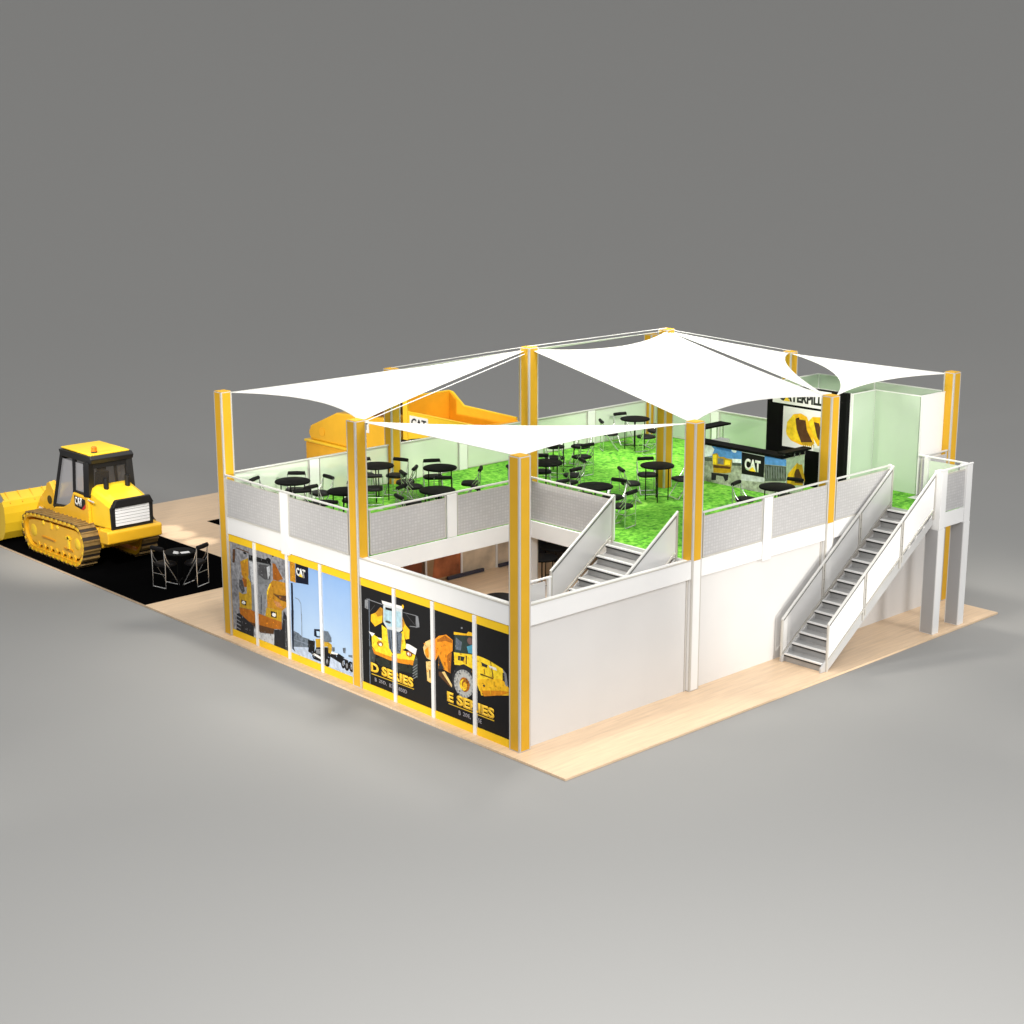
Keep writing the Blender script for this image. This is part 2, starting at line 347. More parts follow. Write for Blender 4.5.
# printed pictures as outlines in metres: (colour, layer, points)
ART_POLY = {
 'quarry': [
  ('grey_b',1,[(11.93,2.75),(11.15,2.79),(11.24,2.45),(11.59,2.33),(11.81,1.93),(12.01,1.74)]),
  ('grey_c',1,[(9.41,2.77),(9.29,2.77),(9.29,2.24),(9.44,2.25),(9.72,2.44),(9.83,2.59)]),
  ('grey_c',1,[(12.02,1.71),(11.73,1.73),(11.68,1.15),(12.03,1.07)]),
  ('glass',2,[(11.1,2.57),(10.07,2.61),(10.01,2.52),(10.08,2.01),(10.23,1.9),(11.04,1.73),(11.14,2)]),
  ('black',3,[(11.1,2.59),(10.07,2.62),(10,2.51),(10.13,2.5),(10.31,2.49),(11.11,2.43)]),
  ('grey_l',3,[(11.1,2.41),(10.85,2.41),(10.85,2.06),(10.85,1.77),(11.02,1.73)]),
  ('grey_d',3,[(10.64,2.41),(10.11,2.47),(10.1,2.07),(10.35,2.02),(10.66,2.1)]),
  ('grey_l',4,[(10.23,2.4),(10.09,2.47),(10.09,2.22),(10.19,2.05)]),
  ('orange_a',2,[(11.54,2.3),(11.14,2.48),(11.14,2),(11.26,1.65),(11.49,1.93)]),
  ('yellow_d',3,[(11.43,2.36),(11.14,2.47),(11.15,2.42),(11.4,2.29)]),
  ('orange_d',3,[(11.48,1.85),(11.25,1.83),(11.27,1.61),(11.39,1.58)]),
  ('orange_d',2,[(9.95,2.57),(9.82,2.58),(9.47,2.22),(9.74,2.11),(9.95,2.11)]),
  ('orange_a',3,[(10.11,1.96),(9.95,2.09),(9.36,2.14),(9.33,1.67),(10.26,1.46),(10.28,1.69)]),
  ('brown',4,[(9.95,1.71),(9.47,1.75),(9.39,1.66),(9.99,1.52)]),
  ('yellow_l',4,[(10.11,1.96),(10.05,1.96),(10.21,1.71),(10.23,1.47),(10.28,1.46),(10.27,1.7)]),
  ('yellow_d',2,[(11.24,1.98),(11.04,1.77),(11.04,1.29),(11.29,1.24),(11.68,1.15),(11.68,1.39),(11.51,1.35),(11.28,1.42)]),
  ('grey_d',4,[(11.63,1.75),(11.47,1.78),(11.37,1.48),(11.47,1.38),(11.65,1.53)]),
  ('brown',3,[(11.9,2.59),(11.77,2.62),(11.82,2.21),(11.92,2.19)]),
  ('brown',3,[(11.73,2.65),(11.11,2.63),(11.09,2.66),(11.71,2.68)]),
  ('black',3,[(10.02,2.62),(10.03,2.6),(10.06,2.57),(10.1,2.55),(10.15,2.55),(10.19,2.55),(10.23,2.56),(10.25,2.58),(10.26,2.61),(10.25,2.64),(10.22,2.66),(10.18,2.68),(10.14,2.69),(10.09,2.69),(10.05,2.67),(10.03,2.65)]),
  ('black',3,[(9.86,2.79),(9.87,2.78),(9.88,2.76),(9.89,2.76),(9.91,2.75),(9.92,2.76),(9.94,2.76),(9.95,2.77),(9.95,2.78),(9.94,2.8),(9.93,2.81),(9.92,2.82),(9.9,2.82),(9.89,2.82),(9.87,2.81),(9.87,2.8)]),
  ('black',3,[(11.21,2.6),(11.21,2.59),(11.23,2.58),(11.26,2.57),(11.29,2.56),(11.32,2.56),(11.35,2.57),(11.36,2.58),(11.37,2.59),(11.36,2.6),(11.34,2.62),(11.32,2.62),(11.28,2.63),(11.25,2.63),(11.23,2.62),(11.21,2.61)]),
  ('grey_m',3,[(11.04,1.73),(10.23,1.94),(10.28,1.69),(10.36,1.44),(11.01,1.3)]),
  ('yellow_d',5,[(11.66,1.3),(11.03,1.44),(11.05,0.99),(11.66,0.93)]),
  ('orange_a',4,[(10.26,1.61),(9.31,1.82),(9.33,1.47),(9.58,1.29),(10.28,1.24)]),
  ('orange_p',5,[(9.96,1.51),(9.65,1.51),(9.51,1.36),(9.82,1.36)]),
  ('brown',5,[(9.92,1.68),(9.31,1.78),(9.32,1.6),(9.62,1.59)]),
  ('yellow_d',6,[(10.31,1.23),(9.58,1.29),(9.6,0.97),(10.39,0.96)]),
  ('grey_m',5,[(11.01,1.44),(10.35,1.59),(10.45,1),(11.05,0.99)]),
  ('grey_d',6,[(10.76,1.5),(10.71,1.51),(10.73,0.98),(10.78,0.98)]),
  ('grey_d',6,[(10.57,1.54),(10.52,1.55),(10.56,0.99),(10.61,0.99)]),
  ('orange_d2',6,[(11.69,0.92),(11.08,0.98),(10.8,0.96),(10.39,0.96),(9.6,0.97),(9.61,0.75),(9.98,0.68),(10.66,0.63),(11.23,0.61),(11.64,0.74)]),
  ('brown',5,[(11.23,0.61),(10.66,0.63),(9.98,0.68),(10.02,0.52),(10.65,0.41),(10.86,0.49)]),
  ('black',7,[(11.56,1.17),(11.3,1.19),(11.33,1.06),(11.55,1.05)]),
  ('lamp',8,[(11.35,1.12),(11.36,1.1),(11.38,1.09),(11.41,1.07),(11.45,1.07),(11.48,1.07),(11.51,1.08),(11.53,1.09),(11.53,1.11),(11.52,1.13),(11.5,1.15),(11.47,1.16),(11.44,1.17),(11.41,1.16),(11.38,1.16),(11.36,1.14)]),
  ('black',7,[(10.1,1.17),(9.81,1.2),(9.84,1.02),(10.11,1.01)]),
  ('lamp',8,[(9.86,1.1),(9.87,1.08),(9.89,1.06),(9.92,1.04),(9.96,1.04),(10,1.04),(10.03,1.05),(10.05,1.07),(10.05,1.09),(10.04,1.11),(10.02,1.13),(9.99,1.15),(9.95,1.15),(9.91,1.15),(9.88,1.14),(9.86,1.12)]),
  ('tyre',4,[(11.83,0.7),(11.64,0.76),(10.97,0.67),(11.01,0.16),(11.88,0.14)]),
  ('tyre',4,[(9.98,0.65),(9.61,0.75),(9.49,1.31),(9.29,1.13),(9.29,0.13),(10.01,0.17)]),
  ('grey_d',5,[(9.44,1.1),(9.34,1.09),(9.36,0.16),(9.47,0.16)]),
  ('grey_m',5,[(11.85,0.63),(11.65,0.6),(11.62,0.63),(11.82,0.66)]),
  ('grey_m',5,[(11.86,0.51),(11.66,0.48),(11.63,0.51),(11.83,0.54)]),
  ('grey_m',5,[(11.87,0.39),(11.66,0.37),(11.63,0.4),(11.84,0.43)]),
  ('grey_m',5,[(11.87,0.28),(11.67,0.25),(11.64,0.28),(11.84,0.31)]),
  ('grey_l',2,[(10.99,0.46),(9.99,0.53),(10.01,0.17),(11.01,0.16)]),
 ],
 'snow': [
  ('orange_a',3,[(9.13,2.8),(8.88,2.82),(8.88,2.24),(9.14,2.24)]),
  ('navy',3,[(8.86,2.81),(8.28,2.81),(8.29,2.31),(8.87,2.25)]),
  ('navy',4,[(9.1,2.2),(9.02,2.2),(9.03,1.17),(9.13,1.15)]),
  ('navy',4,[(9.13,1.41),(9.02,1.43),(9.08,0.34),(8.99,0.25),(9.15,0.31)]),
  ('steel',3,[(8.94,1.8),(8.78,1.79),(8.77,1.81),(8.93,1.82)]),
  ('steel',3,[(8.79,1.79),(8.68,1.69),(8.66,1.7),(8.76,1.81)]),
  ('steel',3,[(8.68,1.69),(8.68,1.25),(8.65,1.26),(8.66,1.7)]),
  ('steel',3,[(8.67,1.41),(8.7,0.48),(8.67,0.48),(8.64,1.42)]),
  ('trees',2,[(9.05,0.84),(8.83,0.83),(8.65,0.76),(8.33,0.78),(8.34,0.54),(9.08,0.38)]),
  ('steel',3,[(9.03,0.61),(8.37,0.63),(8.37,0.6),(9.04,0.58)]),
  ('snow',1,[(9.14,0.37),(8.41,0.55),(7.77,0.38),(7.36,0.63),(6.39,0.63),(6.41,0.17),(7.75,0.07),(9.16,0.09)]),
  ('blue_m',2,[(8.35,0.39),(7.47,0.22),(6.41,0.32),(6.41,0.23),(7.78,0.14),(8.39,0.26)]),
  ('navy',4,[(8.1,1.12),(7.75,1.19),(7.75,0.96),(7.98,0.91),(8.11,0.93)]),
  ('sky_l',5,[(8,1.09),(7.84,1.11),(7.85,0.97),(7.98,0.96)]),
  ('yellow_d',4,[(8.05,0.85),(7.74,0.94),(7.59,0.92),(7.32,0.87),(7.34,0.6),(7.48,0.6),(7.5,0.77),(8.03,0.62)]),
  ('trees',4,[(7.74,1.17),(7.47,1.2),(7.34,1.06),(7.33,0.93),(7.62,0.87),(7.75,0.9)]),
  ('black',4,[(8.39,0.75),(8.08,0.78),(8.12,0.42),(8.2,0.37),(8.4,0.41)]),
  ('black',3,[(8.03,0.62),(7.47,0.76),(7.39,0.55),(7.47,0.22),(7.61,0.15),(7.77,0.26),(8.17,0.26),(8.26,0.35),(8.13,0.44)]),
  ('lamp',5,[(8.23,0.38),(8.13,0.43),(7.77,0.4),(7.83,0.33)]),
  ('grey_m',5,[(8.03,0.58),(7.82,0.62),(7.82,0.48),(8.04,0.45)]),
  ('black',3,[(7.39,0.59),(7.03,0.69),(6.73,0.64),(6.39,0.63),(6.4,0.5),(6.92,0.44),(7.39,0.51)]),
  ('lamp',4,[(7.36,0.67),(7.06,0.68),(7.09,0.64),(7.36,0.61)]),
  ('snow',4,[(6.79,0.65),(6.41,0.63),(6.41,0.6),(6.79,0.61)]),
  ('black',5,[(7.45,0.35),(7.46,0.29),(7.49,0.24),(7.52,0.2),(7.56,0.19),(7.6,0.2),(7.63,0.23),(7.65,0.27),(7.66,0.33),(7.65,0.38),(7.62,0.43),(7.59,0.47),(7.55,0.48),(7.51,0.47),(7.48,0.45),(7.46,0.4)]),
  ('black',5,[(6.75,0.48),(6.76,0.42),(6.78,0.37),(6.81,0.34),(6.85,0.32),(6.88,0.33),(6.91,0.36),(6.93,0.4),(6.94,0.46),(6.93,0.51),(6.91,0.56),(6.87,0.6),(6.84,0.61),(6.8,0.6),(6.77,0.58),(6.75,0.53)]),
  ('black',5,[(6.58,0.45),(6.59,0.4),(6.61,0.35),(6.65,0.31),(6.69,0.3),(6.73,0.31),(6.76,0.33),(6.78,0.38),(6.78,0.43),(6.77,0.49),(6.75,0.54),(6.71,0.57),(6.67,0.59),(6.64,0.58),(6.61,0.55),(6.59,0.51)]),
  ('black',5,[(6.38,0.47),(6.39,0.41),(6.41,0.36),(6.45,0.33),(6.49,0.31),(6.52,0.32),(6.56,0.35),(6.58,0.39),(6.58,0.45),(6.57,0.5),(6.55,0.55),(6.51,0.58),(6.47,0.6),(6.44,0.59),(6.41,0.56),(6.39,0.52)]),
  ('grey_m',6,[(7.51,0.34),(7.52,0.31),(7.53,0.29),(7.54,0.27),(7.56,0.26),(7.57,0.27),(7.59,0.28),(7.6,0.3),(7.6,0.33),(7.59,0.36),(7.58,0.38),(7.57,0.4),(7.55,0.41),(7.53,0.41),(7.52,0.39),(7.51,0.37)]),
  ('grey_m',6,[(6.8,0.47),(6.81,0.44),(6.82,0.42),(6.83,0.4),(6.85,0.4),(6.86,0.4),(6.87,0.41),(6.88,0.44),(6.88,0.46),(6.88,0.49),(6.87,0.52),(6.86,0.53),(6.84,0.54),(6.82,0.54),(6.81,0.52),(6.8,0.5)]),
  ('grey_m',6,[(6.64,0.45),(6.64,0.42),(6.65,0.39),(6.67,0.38),(6.68,0.37),(6.7,0.37),(6.71,0.39),(6.72,0.41),(6.72,0.44),(6.72,0.47),(6.71,0.49),(6.69,0.51),(6.68,0.52),(6.66,0.51),(6.65,0.5),(6.64,0.47)]),
  ('grey_m',6,[(6.44,0.46),(6.44,0.43),(6.45,0.41),(6.47,0.39),(6.48,0.38),(6.5,0.39),(6.51,0.4),(6.52,0.43),(6.52,0.45),(6.52,0.48),(6.51,0.5),(6.49,0.52),(6.48,0.53),(6.46,0.52),(6.45,0.51),(6.44,0.49)]),
  ('trees',2,[(6.85,0.89),(6.72,0.93),(6.74,0.77),(6.83,0.76)]),
  ('trees',2,[(7.32,0.81),(7.2,0.81),(7.2,0.71),(7.32,0.7)]),
  ('trees',2,[(6.61,0.76),(6.4,0.8),(6.4,0.72),(6.61,0.71)]),
 ],
 'dser': [
  ('white',2,[(5.09,2.55),(4.33,2.56),(4.35,1.97),(4.54,1.85),(4.95,1.86),(5.11,2.02)]),
  ('ice',3,[(5.07,2.39),(4.39,2.44),(4.38,2.03),(4.92,1.94),(5.08,2.06)]),
  ('lamp',3,[(5.15,2.57),(4.3,2.6),(4.3,2.53),(5.12,2.49)]),
  ('black',4,[(5,2.43),(4.66,2.45),(4.66,2.39),(4.99,2.37)]),
  ('grey_d',4,[(4.79,2.07),(4.8,2.05),(4.82,2.04),(4.86,2.03),(4.9,2.03),(4.94,2.03),(4.98,2.03),(5,2.04),(5.01,2.05),(5,2.07),(4.98,2.08),(4.94,2.09),(4.9,2.09),(4.86,2.09),(4.82,2.09),(4.8,2.08)]),
  ('yellow_o',2,[(5.61,2.09),(5.41,2.19),(5.21,2.38),(5.11,2.36),(5.15,1.99),(5.45,1.81),(5.62,1.92)]),
  ('orange_a',3,[(5.41,2.19),(5.21,2.38),(5.11,2.36),(5.13,2.18),(5.33,2.1)]),
  ('yellow_o',2,[(4.33,2.33),(4.21,2.14),(4.06,2.05),(4.08,1.81),(4.22,1.76),(4.34,2.04)]),
  ('orange_a',3,[(4.33,2.33),(4.23,2.17),(4.29,2.05),(4.34,2.07)]),
  ('yellow_l',3,[(5.17,1.92),(4.95,1.86),(4.91,1.51),(5.16,1.52)]),
  ('yellow_l',3,[(4.43,1.87),(4.29,1.98),(4.2,1.54),(4.42,1.41)]),
  ('bluegrey',4,[(4.95,1.86),(4.65,1.89),(4.35,1.89),(4.42,1.34),(4.77,1.3),(4.88,1.37)]),
  ('navy',5,[(4.88,1.84),(4.83,1.36),(4.8,1.37),(4.86,1.85)]),
  ('navy',5,[(4.77,1.85),(4.73,1.37),(4.7,1.37),(4.75,1.85)]),
  ('navy',5,[(4.66,1.85),(4.63,1.37),(4.61,1.37),(4.64,1.86)]),
  ('navy',5,[(4.55,1.86),(4.53,1.37),(4.51,1.38),(4.53,1.87)]),
  ('black',3,[(5.45,1.81),(5.17,1.9),(5.18,1.6),(5.43,1.56)]),
  ('yellow_l',2,[(5.6,1.59),(5.16,1.52),(4.88,1.5),(4.83,1.31),(4.75,1.25),(4.45,1.33),(4.42,1.45),(3.85,1.44),(3.91,1.28),(4.45,1.17),(4.89,1.13),(5.45,1.15),(5.59,1.25)]),
  ('lamp',3,[(4.19,1.66),(4.08,1.67),(3.78,1.62),(3.84,1.45),(4.22,1.53)]),
  ('lamp',3,[(5.71,1.62),(5.46,1.62),(5.58,1.51)]),
  ('lamp',3,[(5.38,1.54),(5.18,1.56),(5.21,1.5)]),
  ('orange_d',4,[(5.13,1.41),(5.14,1.38),(5.17,1.35),(5.21,1.33),(5.25,1.32),(5.3,1.32),(5.33,1.34),(5.36,1.36),(5.37,1.39),(5.36,1.42),(5.33,1.44),(5.29,1.46),(5.25,1.47),(5.2,1.47),(5.16,1.45),(5.14,1.43)]),
  ('lamp',5,[(5.16,1.39),(5.17,1.38),(5.18,1.36),(5.21,1.35),(5.23,1.35),(5.26,1.35),(5.28,1.36),(5.29,1.37),(5.3,1.38),(5.29,1.4),(5.28,1.41),(5.25,1.42),(5.23,1.43),(5.2,1.43),(5.18,1.42),(5.17,1.41)]),
  ('orange_d',4,[(3.96,1.43),(3.97,1.4),(4,1.37),(4.04,1.35),(4.09,1.34),(4.14,1.34),(4.18,1.35),(4.2,1.38),(4.21,1.41),(4.2,1.44),(4.17,1.46),(4.13,1.48),(4.08,1.49),(4.04,1.49),(4,1.48),(3.97,1.45)]),
  ('lamp',5,[(4.02,1.42),(4.02,1.4),(4.04,1.38),(4.06,1.37),(4.09,1.37),(4.11,1.37),(4.14,1.38),(4.15,1.39),(4.16,1.4),(4.15,1.42),(4.14,1.44),(4.11,1.45),(4.09,1.45),(4.06,1.45),(4.04,1.45),(4.02,1.43)]),
  ('orange_e',3,[(5.59,1.23),(5.45,1.15),(4.89,1.15),(4.45,1.19),(3.91,1.29),(3.94,1.15),(4.45,1.08),(4.89,1.05),(5.51,1.07)]),
  ('grey_m',3,[(5.77,2.47),(5.07,2.46),(5.06,2.48),(5.76,2.49)]),
  ('grey_m',3,[(5.84,2.44),(5.7,2.47),(5.71,2.21),(5.85,2.22)]),
  ('grey_d',3,[(5.44,2.38),(5.67,2.15),(5.66,2.14),(5.42,2.38)]),
  ('grey_m',3,[(4.31,2.45),(3.77,2.47),(3.77,2.49),(4.3,2.46)]),
  ('grey_m',3,[(3.8,2.47),(3.71,2.49),(3.65,2.22),(3.81,2.16)]),
  ('grey_d',3,[(4.2,2.44),(3.84,2.22),(3.82,2.23),(4.19,2.45)]),
  ('grey_m',3,[(4.05,2.14),(3.78,2.18),(3.78,2.2),(4.04,2.16)]),
  ('yellow_o',3,[(4.26,2.6),(4.27,2.58),(4.27,2.56),(4.29,2.55),(4.3,2.55),(4.32,2.55),(4.33,2.56),(4.34,2.58),(4.34,2.6),(4.33,2.62),(4.33,2.64),(4.31,2.65),(4.3,2.65),(4.28,2.65),(4.27,2.64),(4.26,2.62)]),
  ('tyre_l',2,[(5.71,1.46),(5.59,1.25),(5.45,1.04),(5.52,0.75),(5.72,0.72)]),
  ('tyre_l',2,[(3.96,1.16),(3.82,1.43),(3.76,1.37),(3.77,0.85),(3.92,0.92)]),
  ('grey_m',3,[(3.95,1.07),(3.76,1.21),(3.78,1.22),(3.96,1.08)]),
  ('grey_m',3,[(3.95,1),(3.77,1.13),(3.78,1.14),(3.96,1.01)]),
  ('grey_m',3,[(3.95,0.92),(3.77,1.05),(3.78,1.06),(3.97,0.93)]),
  ('grey_m',3,[(3.95,0.85),(3.77,0.98),(3.78,0.99),(3.97,0.86)]),
  ('grey_m',3,[(3.95,0.78),(3.77,0.9),(3.79,0.91),(3.97,0.79)]),
  ('olive',2,[(5.48,0.94),(5.17,1.07),(4.45,1.11),(3.97,1.14),(3.97,0.93),(4.35,0.88),(5.32,0.8)]),
  ('steel',2,[(5.68,2.51),(5.66,2.51),(5.7,0.18),(5.72,0.2)]),
  ('steel',3,[(4.78,1.23),(4.75,1.23),(4.75,0.17),(4.78,0.19)]),
  ('gold',3,[(5.63,0.51),(3.91,0.54),(3.92,0.52),(5.63,0.49)]),
  ('orange_b',3,[(3.22,2.01),(2.94,2.16),(2.66,2.26),(2.42,2.18),(2.43,1.9),(2.64,1.73),(2.51,1.31),(2.75,1.34),(2.95,1.67),(3.24,1.43)]),
  ('cream',3,[(3.53,1.72),(3.44,1.89),(3.15,2.05),(3.14,1.46),(3.38,1.47),(3.48,1.56)]),
  ('orange_b',4,[(3.48,1.66),(3.33,1.79),(3.31,1.51),(3.41,1.51)]),
  ('cream',3,[(3.43,1.38),(3.17,1.46),(3.16,0.87),(3.28,0.87),(3.39,0.89)]),
  ('tyre',4,[(3.31,1.2),(3.26,1.21),(3.27,0.99),(3.3,0.98)]),
 ],
 'eser': [
  ('orange_b',3,[(3.22,2.01),(2.94,2.16),(2.66,2.26),(2.42,2.18),(2.43,1.9),(2.64,1.73),(2.51,1.31),(2.75,1.34),(2.95,1.67),(3.24,1.43)]),
  ('orange_d2',4,[(2.99,2.06),(2.7,2.23),(2.44,2.17),(2.44,2.1),(2.7,2.09),(3,1.99)]),
  ('orange_d2',4,[(2.64,1.73),(2.46,1.86),(2.51,1.31),(2.61,1.35)]),
  ('cream',3,[(3.53,1.72),(3.44,1.89),(3.15,2.05),(3.14,1.46),(3.38,1.47),(3.48,1.56)]),
  ('orange_b',4,[(3.48,1.66),(3.33,1.79),(3.31,1.51),(3.41,1.51)]),
  ('cream',3,[(3.43,1.38),(3.17,1.46),(3.16,0.87),(3.28,0.87),(3.39,0.89)]),
  ('tyre',4,[(3.31,1.2),(3.26,1.21),(3.27,0.99),(3.3,0.98)]),
  ('brown',3,[(2.96,1.24),(2.78,1.26),(2.44,0.97),(2.55,0.96),(2.96,1.14)]),
  ('cream',4,[(2.84,1.26),(2.73,1.3),(2.43,1),(2.48,0.96)]),
  ('orange_a',3,[(2.95,1.67),(2.71,1.37),(2.96,1.31)]),
  ('dark2',4,[(2.94,1.62),(2.75,1.36),(2.95,1.31)]),
  ('green_d',3,[(2.35,2.33),(1.61,2.47),(1.62,1.98),(2.36,1.88)]),
  ('bluegrey',4,[(2.3,2.28),(2.08,2.21),(2.12,1.99),(2.31,1.97)]),
  ('blue_o',4,[(1.9,2.14),(1.61,2.28),(1.6,2.03),(1.85,1.99)]),
  ('skin',4,[(1.67,2.32),(1.68,2.28),(1.71,2.25),(1.74,2.23),(1.78,2.22),(1.82,2.22),(1.86,2.24),(1.88,2.27),(1.89,2.3),(1.88,2.34),(1.85,2.37),(1.82,2.39),(1.78,2.4),(1.74,2.4),(1.7,2.38),(1.68,2.35)]),
  ('yellow_o',4,[(2.37,2.4),(1.91,2.46),(1.84,2.53),(1.61,2.54),(1.61,2.47),(2.37,2.33)]),
  ('grey_m',4,[(2.04,2.57),(2.05,2.56),(2.05,2.55),(2.07,2.54),(2.08,2.54),(2.09,2.54),(2.1,2.54),(2.11,2.55),(2.11,2.56),(2.11,2.57),(2.1,2.58),(2.09,2.59),(2.08,2.59),(2.06,2.59),(2.05,2.59),(2.05,2.58)]),
  ('yellow_l',3,[(2.38,1.88),(1.62,2),(1.39,2.01),(1.12,1.99),(0.64,1.9),(0.55,1.79),(0.68,1.53),(0.42,1.46),(0.36,1.43),(1.46,1.14),(1.66,1.46),(1.92,1.65),(2.36,1.57)]),
  ('yellow_o',3,[(1.53,1.4),(0.64,1.63),(0.36,1.45),(0.39,1.31),(1.4,1.04)]),
  ('dark2',4,[(2.22,1.83),(1.99,1.86),(2.02,1.74),(2.23,1.72)]),
  ('dark2',4,[(1.39,1.88),(1.16,1.86),(1.19,1.79),(1.36,1.79)]),
  ('brown',4,[(1.94,1.9),(1.94,1.69),(1.91,1.7),(1.9,1.91)]),
  ('brown',4,[(1.72,1.94),(1.67,1.73),(1.64,1.74),(1.68,1.95)]),
  ('brown',4,[(1.3,1.73),(1.27,1.6),(1.25,1.61),(1.28,1.74)]),
  ('brown',4,[(1.43,1.56),(0.97,1.56),(0.96,1.59),(1.42,1.59)]),
  ('brown',4,[(1.07,1.98),(0.98,1.59),(0.95,1.6),(1.05,1.99)]),
  ('lamp',4,[(1.13,1.87),(0.87,1.87),(0.83,1.81),(1.06,1.8)]),
  ('dark2',4,[(0.64,1.81),(0.55,1.81),(0.48,1.65),(0.64,1.61)]),
  ('grey_m',4,[(0.64,1.9),(0.51,1.82),(0.45,1.52),(0.55,1.49),(0.58,1.78)]),
  ('tyre',4,[(2.46,0.92),(2.44,1.3),(2.26,1.56),(2.02,1.67),(1.72,1.63),(1.57,1.41),(1.58,1.06),(1.66,1.03),(1.73,1.39),(2.06,1.52),(2.3,1.34),(2.39,0.91)]),
  ('tyre_w',5,[(1.65,1.21),(1.66,1.12),(1.7,1.03),(1.76,0.95),(1.84,0.89),(1.92,0.84),(2.02,0.82),(2.11,0.82),(2.2,0.85),(2.28,0.9),(2.34,0.97),(2.37,1.05),(2.38,1.14),(2.37,1.24),(2.33,1.33),(2.27,1.41),(2.19,1.47),(2.1,1.51),(2.01,1.53),(1.91,1.53),(1.83,1.5),(1.75,1.45),(1.7,1.38),(1.66,1.3)]),
  ('orange_d2',6,[(1.8,1.18),(1.81,1.12),(1.84,1.06),(1.88,1.02),(1.93,0.99),(1.99,0.97),(2.05,0.98),(2.1,1),(2.15,1.04),(2.17,1.09),(2.18,1.14),(2.17,1.2),(2.14,1.25),(2.1,1.3),(2.05,1.33),(1.99,1.34),(1.93,1.34),(1.88,1.32),(1.84,1.28),(1.81,1.23)]),
  ('yellow_l',7,[(1.88,1.15),(1.89,1.1),(1.92,1.06),(1.96,1.02),(2,1),(2.05,1),(2.1,1.01),(2.14,1.04),(2.16,1.08),(2.17,1.13),(2.16,1.17),(2.13,1.22),(2.09,1.25),(2.05,1.28),(2,1.28),(1.95,1.27),(1.91,1.24),(1.89,1.2)]),
  ('orange_d',8,[(1.85,1.19),(1.86,1.14),(1.88,1.11),(1.92,1.08),(1.96,1.06),(2.01,1.07),(2.05,1.09),(2.07,1.12),(2.08,1.17),(2.07,1.21),(2.04,1.25),(2.01,1.28),(1.96,1.29),(1.92,1.29),(1.88,1.27),(1.86,1.23)]),
  ('yellow_o',9,[(1.9,1.15),(1.9,1.12),(1.92,1.09),(1.95,1.07),(1.99,1.07),(2.02,1.08),(2.04,1.1),(2.04,1.14),(2.04,1.17),(2.02,1.2),(1.99,1.22),(1.95,1.23),(1.92,1.21),(1.9,1.19)]),
  ('grey_m',6,[(1.65,1.21),(1.67,1.18),(1.7,1.18),(1.71,1.2),(1.7,1.23),(1.67,1.23)]),
  ('grey_m',6,[(1.67,1.11),(1.68,1.08),(1.72,1.08),(1.73,1.11),(1.71,1.13),(1.68,1.14)]),
  ('grey_m',6,[(1.71,1.02),(1.73,0.99),(1.76,0.99),(1.77,1.01),(1.76,1.04),(1.73,1.05)]),
  ('grey_m',6,[(1.78,0.94),(1.8,0.91),(1.83,0.91),(1.84,0.94),(1.83,0.97),(1.8,0.97)]),
  ('grey_m',6,[(1.87,0.89),(1.88,0.86),(1.91,0.86),(1.93,0.88),(1.91,0.91),(1.88,0.91)]),
  ('grey_m',6,[(1.96,0.86),(1.98,0.83),(2.01,0.82),(2.02,0.85),(2.01,0.88),(1.98,0.88)]),
  ('grey_m',6,[(2.06,0.85),(2.08,0.82),(2.11,0.82),(2.12,0.85),(2.11,0.88),(2.08,0.88)]),
  ('grey_m',6,[(2.15,0.88),(2.17,0.85),(2.2,0.85),(2.22,0.87),(2.2,0.9),(2.17,0.91)]),
  ('grey_m',6,[(2.23,0.93),(2.25,0.91),(2.28,0.9),(2.29,0.93),(2.28,0.96),(2.25,0.96)]),
  ('grey_m',6,[(2.29,1.01),(2.3,0.98),(2.33,0.98),(2.35,1),(2.33,1.03),(2.3,1.03)]),
  ('grey_m',6,[(2.31,1.1),(2.33,1.07),(2.36,1.07),(2.38,1.09),(2.36,1.12),(2.33,1.13)]),
  ('grey_m',6,[(2.31,1.2),(2.33,1.17),(2.36,1.17),(2.37,1.19),(2.36,1.22),(2.33,1.22)]),
  ('grey_m',6,[(2.28,1.29),(2.3,1.27),(2.33,1.26),(2.34,1.29),(2.33,1.32),(2.3,1.32)]),
  ('grey_m',6,[(2.22,1.38),(2.24,1.35),(2.27,1.35),(2.29,1.37),(2.27,1.4),(2.24,1.4)]),
  ('grey_m',6,[(2.15,1.45),(2.16,1.42),(2.19,1.42),(2.21,1.44),(2.19,1.47),(2.16,1.47)]),
  ('grey_m',6,[(2.05,1.49),(2.07,1.46),(2.1,1.46),(2.11,1.49),(2.1,1.51),(2.07,1.52)]),
  ('grey_m',6,[(1.95,1.51),(1.97,1.48),(2,1.48),(2.02,1.5),(2,1.53),(1.97,1.53)]),
  ('grey_m',6,[(1.86,1.49),(1.87,1.47),(1.91,1.46),(1.92,1.49),(1.9,1.52),(1.87,1.52)]),
  ('grey_m',6,[(1.77,1.45),(1.79,1.42),(1.82,1.42),(1.84,1.45),(1.82,1.47),(1.79,1.48)]),
  ('grey_m',6,[(1.71,1.39),(1.72,1.36),(1.75,1.36),(1.77,1.38),(1.75,1.41),(1.72,1.41)]),
  ('grey_m',6,[(1.67,1.3),(1.68,1.28),(1.71,1.27),(1.73,1.3),(1.71,1.33),(1.68,1.33)]),
  ('yellow_o',4,[(1.47,1.43),(0.71,1.63),(0.36,1.43),(0.39,1.38),(1.32,1.15)]),
  ('orange_e',5,[(1.39,1.17),(0.74,1.34),(0.38,1.4),(0.65,1.25),(1.29,1.05)]),
